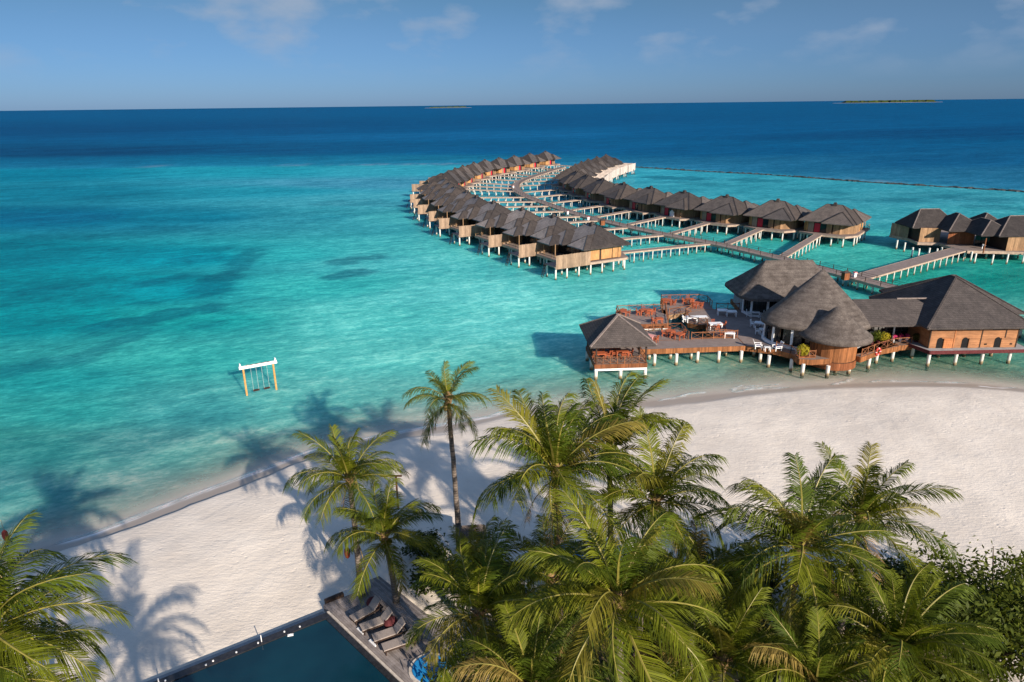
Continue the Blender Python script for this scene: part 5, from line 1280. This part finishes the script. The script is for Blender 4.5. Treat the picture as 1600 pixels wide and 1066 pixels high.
# ------------------------------------------------------------------ coconut palms
def frond_mesh(el0, droop, wind, seed, L=4.2, n=82, dry=False, hang=1.0):
    rg = random.Random(seed); mb = MB(); seg = 22
    P = []; T = []; p = Vector((0, 0, 0)); yaw = 0
    for k in range(seg+1):
        s = k/seg; el = el0-droop*(s**1.45); yaw = wind*s*s
        d = Vector((math.cos(el)*math.cos(yaw), math.cos(el)*math.sin(yaw), math.sin(el))); P.append(p.copy()); T.append(d); p = p+d*(L/seg)
    # rachis: a flat three sided rib
    rings = []
    for k in range(0, seg+1, 2):
        s = k/seg; w = .055*(1-s)**.8+.008; d = T[k]; side = d.cross(Vector((0, 0, 1)))
        side = side.normalized() if side.length > .05 else Vector((0, 1, 0)); up = side.cross(d)
        i0 = len(mb.v); rings.append(i0); mb.v += [tuple(P[k]+side*w), tuple(P[k]+up*w*.7), tuple(P[k]-side*w)]
    for a, c in zip(rings[:-1], rings[1:]):
        for j in range(3): mb.f.append((a+j, a+(j+1) % 3, c+(j+1) % 3, c+j)); mb.m.append(1)
    def at(s):
        f = s*seg; i = min(int(f), seg-1); u = f-i; return P[i].lerp(P[i+1], u), T[i].lerp(T[i+1], u).normalized()
    twist = rg.uniform(-.35, .35); sweep = Vector((0, (1 if wind > 0 else -1 if wind < 0 else 0)*rg.uniform(.35, .8), 0))
    for side in (1, -1):
        clump = 0.; torn = rg.uniform(.2, .9)
        for k in range(n):
            s = .10+.90*(k+rg.random()*.5)/n
            if k % 5 == 0: clump = rg.uniform(-.22, .22)
            if rg.random() < .04 or abs(s-torn) < .018: continue
            p, d = at(min(s, .995)); sv = d.cross(Vector((0, 0, 1)))
            sv = sv.normalized() if sv.length > .05 else Vector((0, 1, 0))
            upv = sv.cross(d); sv = sv*side
            ln = (.36+.86*math.sin(PI*min(1, (s*.80+.12)))**.8)*(1 if not dry else .85)*rg.uniform(.80, 1.12)
            fw = .55+.85*s+clump; vee = .30*(1-s)+twist*side*.35
            q = (sv*1.0+d*fw+upv*vee+sweep*(.5+.5*s)).normalized(); g = ln*hang*rg.uniform(.25, .62)
            a = p; m1 = p+q*ln*.5-Vector((0, 0, g*.20)); tip = p+q*ln*.95-Vector((0, 0, g)); tip += Vector((rg.uniform(-.06, .06), rg.uniform(-.06, .06), 0))
            wv = (d*rg.uniform(.75, 1.1)+upv*rg.uniform(-.3, .3))
            w0, w1 = .019, .027
            i0 = len(mb.v); mb.v += [tuple(a-wv*w0), tuple(a+wv*w0), tuple(m1-wv*w1), tuple(m1+wv*w1), tuple(tip)]
            mb.f += [(i0, i0+1, i0+3, i0+2), (i0+2, i0+3, i0+4)]; mb.m += [0, 0]
    return mb.mesh('frond', [M['palm_leaf_dry'] if dry else M['palm_leaf'], M['rachis_dry'] if dry else M['rachis']])
ELS = [82, 70, 58, 46, 34, 22, 8, -8, -26]
FR = {}
for i, e in enumerate(ELS):
    for wi, w in enumerate((-.55, 0, .55)):
        for v in range(2): FR[(i, wi, v)] = frond_mesh(R(e), R([38, 52, 66, 78, 84, 84, 78, 66, 52][i]+(-8, 10)[v]), w, 100+i*10+wi*3+v, hang=(.75, 1.35)[v])
DRY = [frond_mesh(R(-30), R(55), .2, 801, 3.4, 34, True), frond_mesh(R(-48), R(38), -.3, 802, 3.0, 30, True)]
def fibre_mesh():
    mb = MB(); mb.tube([(0, 0, -.55), (0, 0, -.25), (0, 0, .15), (0, 0, .5)], [.16, .24, .22, .08], 9)
    for k in range(9):
        a = k*2.4; d = Vector((math.cos(a), math.sin(a), .9)).normalized(); mb.bar(Vector((0, 0, -.2))+d*.1, Vector((0, 0, -.2))+d*.55, .10, .05)
    return mb.mesh('crown_shaft', M['crown_fibre'])
FIB = fibre_mesh()
_nm = MB(); _nm.tube([(0, 0, -.15), (0, 0, -.10), (0, 0, .0), (0, 0, .10), (0, 0, .14)], [.03, .10, .135, .09, .02], 8); NUT = _nm.mesh('coconut', M['coconut'], True)
WIND = R(15)        # the wind blows towards this heading
def palm(label, crown, base, L, n=24, seed=0, top=0, bottom=8, dry=1, blown=.55, nuts=5, spread=1.0):
    rg = random.Random(seed); bx, by = base; g = ground_z(bx, by)
    t = thing('coconut_palm', label, 'palm tree', (bx, by, g), 0, 'coconut palms on the beach')
    C = Vector((crown[0]-bx, crown[1]-by, crown[2]-g)); H = C.z; lean = Vector((C.x, C.y, 0)); pts = []; rad = []
    side = Vector((-lean.y, lean.x, 0)); ph = rg.uniform(-.25, .25)
    for k in range(15):
        u = k/14; q = lean*(u**1.6)+side*ph*math.sin(PI*u)*.5+Vector((rg.uniform(-.02, .02), rg.uniform(-.02, .02), -.4+(H+.2)*u)); pts.append(q); rad.append(.15+.12*(1-u)**5+.03*(1-u))
    b = MB(); b.tube(pts, rad, 10); b.build('trunk', M['palm_bark'], t, smooth=True)
    inst('crown_shaft', FIB, t, C)
    az = rg.uniform(0, 6.28); NE = len(ELS)
    for k in range(n):
        az += 2.39996; u = (k+.5)/n; i = min(NE-1, max(0, int(round(top+(bottom-top)*u**.98+rg.uniform(-.6, .6)))))
        a = az+rg.uniform(-.2, .2); rel = math.sin(WIND-a)        # fronds bend round downwind
        wi = 1 if rg.random() > blown else (2 if rel > .25 else 0 if rel < -.25 else 1)
        f = inst('frond', FR[(i, wi, rg.randrange(2))], t, C+Vector((math.cos(a)*.10, math.sin(a)*.10, .12-.45*u)), (rg.uniform(-.12, .12), rg.uniform(-.10, .10), a), L/4.2*rg.uniform(.86, 1.08)*(1 if i > 0 else .85))
    for k in range(dry): f = inst('dry_frond', DRY[k % 2], t, C+Vector((0, 0, -.4)), (0, 0, rg.uniform(0, 6.28)), L/4.2)
    for k in range(nuts): a = rg.uniform(0, 6.28); inst('coconut', NUT, t, C+Vector((math.cos(a)*.32, math.sin(a)*.32, -.35-rg.random()*.3)), (rg.uniform(-.5, .5), rg.uniform(-.5, .5), 0), rg.uniform(.8, 1.1))
    return t
def pc(px, py, z): x, y = un(px, py, z); return (x, y, z)
b1 = un(718, 852, 1.0); palm('tall lone palm with thin windswept crown rising above the waterline', (-4.2, 40.7, 12.0), b1, 3.0, 16, 5, 0, 8, 4, .9, 7)
b2 = un(566, 936, 1.0); palm('left palm whose base stands at the end of the sun loungers', (-9.45, 34.6, 9.8), b2, 3.7, 22, 9, 0, 7, 2, .5)
b3 = un(621, 946, 1.0); palm('short palm behind the sun loungers, right of the left palm', (-7.6, 34.0, 6.3), b3, 3.7, 22, 13, 0, 7, 1, .5)
c = pc(-18, 980, 12.4); palm('big palm cut off by the left edge', c, (c[0]-.9, c[1]+.5), 4.6, 26, 17, 0, 8, 1, .6)
c = pc(868, 735, 13.4); palm('tallest windblown palm in the middle grove', c, (c[0]+.5, c[1]+.8), 4.5, 26, 21, 0, 6, 2, .95)
c = pc(952, 700, 12.4); palm('windblown palm just behind the tallest palm of the grove', c, (c[0]+.6, c[1]+.8), 4.4, 22, 25, 0, 5, 1, .95)
c = pc(1025, 780, 11.4); palm('wide crowned palm with drooping fronds, right of the grove over the sand', c, (c[0]-.4, c[1]+.5), 4.4, 25, 29, 0, 8, 2, .5)
c = pc(965, 935, 12.2); palm('large palm nearest the camera in the middle of the grove', c, (c[0]+.6, c[1]+.6), 4.4, 26, 33, 0, 7, 1, .4)
c = pc(748, 955, 8.0); palm('palm with arching fronds beside the plunge pool', c, (c[0]+.3, c[1]+.4), 4.0, 23, 37, 0, 7, 1, .4)
c = pc(748, 892, 6.2); palm('small bushy palm at the foot of the tall palm', c, (c[0]+.2, c[1]+.3), 2.9, 18, 41, 0, 5, 0, .4, 0)
c = pc(1250, 855, 11.6); palm('broad palm standing alone against the sand at the right', c, (c[0]+.3, c[1]+.6), 4.4, 26, 45, 0, 8, 2, .5)
c = pc(1345, 808, 11.0); palm('palm partly hidden behind the broad right palm', c, (c[0]+.5, c[1]+.6), 4.1, 22, 49, 0, 7, 1, .5)
c = pc(1400, 1015, 9.4); palm('bushy palm at the bottom right beside the leafy tree', c, (c[0]+.3, c[1]+.4), 4.1, 23, 53, 0, 5, 0, .4)
c = pc(1130, 1030, 8.6); palm('bushy young palm at the bottom between the two large palms', c, (c[0]+.2, c[1]+.3), 3.6, 20, 57, 0, 5, 0, .4, 0)
c = pc(860, 905, 7.6); palm('shaded palm in the middle of the grove behind the largest palm', c, (c[0]+.3, c[1]+.4), 3.8, 20, 61, 0, 7, 1, .4)
c = pc(1085, 905, 7.8); palm('shaded palm below the wide crowned palm', c, (c[0]+.3, c[1]+.4), 3.7, 20, 65, 1, 7, 1, .4)
c = pc(-35, 1075, 10.5); palm('lower palm at the bottom left corner', c, (c[0]-.5, c[1]+.4), 4.2, 24, 73, 1, 8, 0, .4)
p = un(205, 1015, 1.0); c = (p[0]+11.8, p[1]-18.6, 10.2); palm('palm just below the bottom edge that shades the sand beside the pool', c, (c[0]+.3, c[1]+.4), 4.2, 22, 69, 0, 7, 0, .4)
c = pc(830, 1075, 8.2); palm('bushy palm at the bottom edge left of the largest palm', c, (c[0]+.3, c[1]+.4), 3.8, 22, 81, 0, 5, 0, .4, 0)
c = pc(1275, 1075, 8.4); palm('bushy palm at the bottom edge below the broad right palm', c, (c[0]+.3, c[1]+.4), 3.8, 22, 85, 0, 5, 0, .4, 0)

# leafy trees and undergrowth
def leafy_tree(label, x, y, h, rad, n, seed, mat='broad_leaf', size=.15):
    g = ground_z(x, y); t = thing('leafy_tree', label, 'tree', (x, y, g)); rg = random.Random(seed)
    b = MB(); b.tube([(0, 0, -.4), (.1, 0, h*.3), (0, .1, h*.62)], [.24, .18, .12], 9); b.build('trunk', M['bark'], t, smooth=True)
    for k in range(9):
        a = k*2.4+rg.random(); e = Vector((math.cos(a)*rad*.75, math.sin(a)*rad*.75, h*(.6+.32*rg.random()))); s = Vector((0, 0, h*(.25+.3*rg.random())))
        b = MB(); b.tube([s, s.lerp(e, .5)+Vector((0, 0, .3)), e], [.09, .06, .02], 6); b.build('branch', M['bark'], t)
    for k in range(3):
        a = k*2.1+seed; o = inst('foliage', leaf_ball('foliage', mat, n//3, rad*.80, size, seed*7+k, .5, (1, 1, .62), 26), t, (math.cos(a)*rad*.36, math.sin(a)*rad*.36, h*.72+.25*(k-1)), (0, 0, a)); o['kind'] = 'stuff'
x, y = un(1560, 985, 6.0); leafy_tree('broad leafy tree with small leaves filling the bottom right corner', x, y, 8.3, 4.9, 14000, 3, 'broad_leaf', .15)
x, y = un(1660, 940, 5.0); leafy_tree('leafy tree cut by the right edge behind the corner tree', x, y, 6.0, 3.6, 5600, 5, 'broad_leaf', .15)
SHM = [leaf_ball('foliage', 'shrub_leaf', 2100, 1.9, .17, 71+k, .6, (1.1, 1.1, .72), 18) for k in range(3)]
SHP = [(1175, 880, 3.0, 1.15, 'dark shrub left of the broad right palm at the sand edge'), (1150, 940, 2.6, 1.2, 'dark shrub between the two right palms'), (1215, 985, 2.6, 1.25, 'dark shrub below the broad right palm'), (1300, 960, 2.8, 1.2, 'dark shrub right under the broad right palm'),
       (1320, 900, 2.4, 1.0, 'dark shrub behind the trunk of the broad right palm'), (1440, 900, 2.6, 1.15, 'dark shrub at the sand edge beside the corner tree'), (1060, 960, 2.4, 1.2, 'dark shrub right of the largest palm'), (1030, 880, 2.2, 1.0, 'dark shrub below the wide crowned palm'),
       (940, 910, 2.0, 1.1, 'dark shrub behind the largest palm'), (860, 980, 2.2, 1.2, 'dark shrub between the largest palm and the plunge pool palm'), (790, 905, 2.0, 1.0, 'dark shrub right of the small bushy palm'), (690, 890, 1.9, .9, 'dark shrub left of the small bushy palm'), (760, 1050, 2.2, 1.2, 'dark shrub under the plunge pool palm'),
       (1050, 1060, 2.6, 1.3, 'dark shrub at the bottom edge below the largest palm'), (1260, 1065, 2.8, 1.3, 'dark shrub at the bottom edge below the broad right palm'), (1480, 1050, 3.2, 1.2, 'dark shrub at the bottom edge under the corner tree'), (900, 1065, 2.4, 1.2, 'dark shrub at the bottom edge left of the largest palm'), (665, 850, 1.8, .7, 'low dark shrub beside the kiosk')]
for k, (px, py, z, sc, lb) in enumerate(SHP):
    x, y = un(px, py, z); g = ground_z(x, y); t = thing('shrub', lb, 'shrub', (x, y, g), k*1.3, 'dark shrubs under the palms')
    o = inst('foliage', SHM[k % 3], t, (0, 0, max(.7, (z-g)*.62)), (0, 0, k*.7), sc); o['kind'] = 'stuff'
    b = MB()
    for j in range(4): a = j*1.57; b.tube([(0, 0, -.2), (math.cos(a)*.7*sc, math.sin(a)*.7*sc, 1.3*sc)], [.05, .025], 5)
    b.build('stem', M['bark'], t)
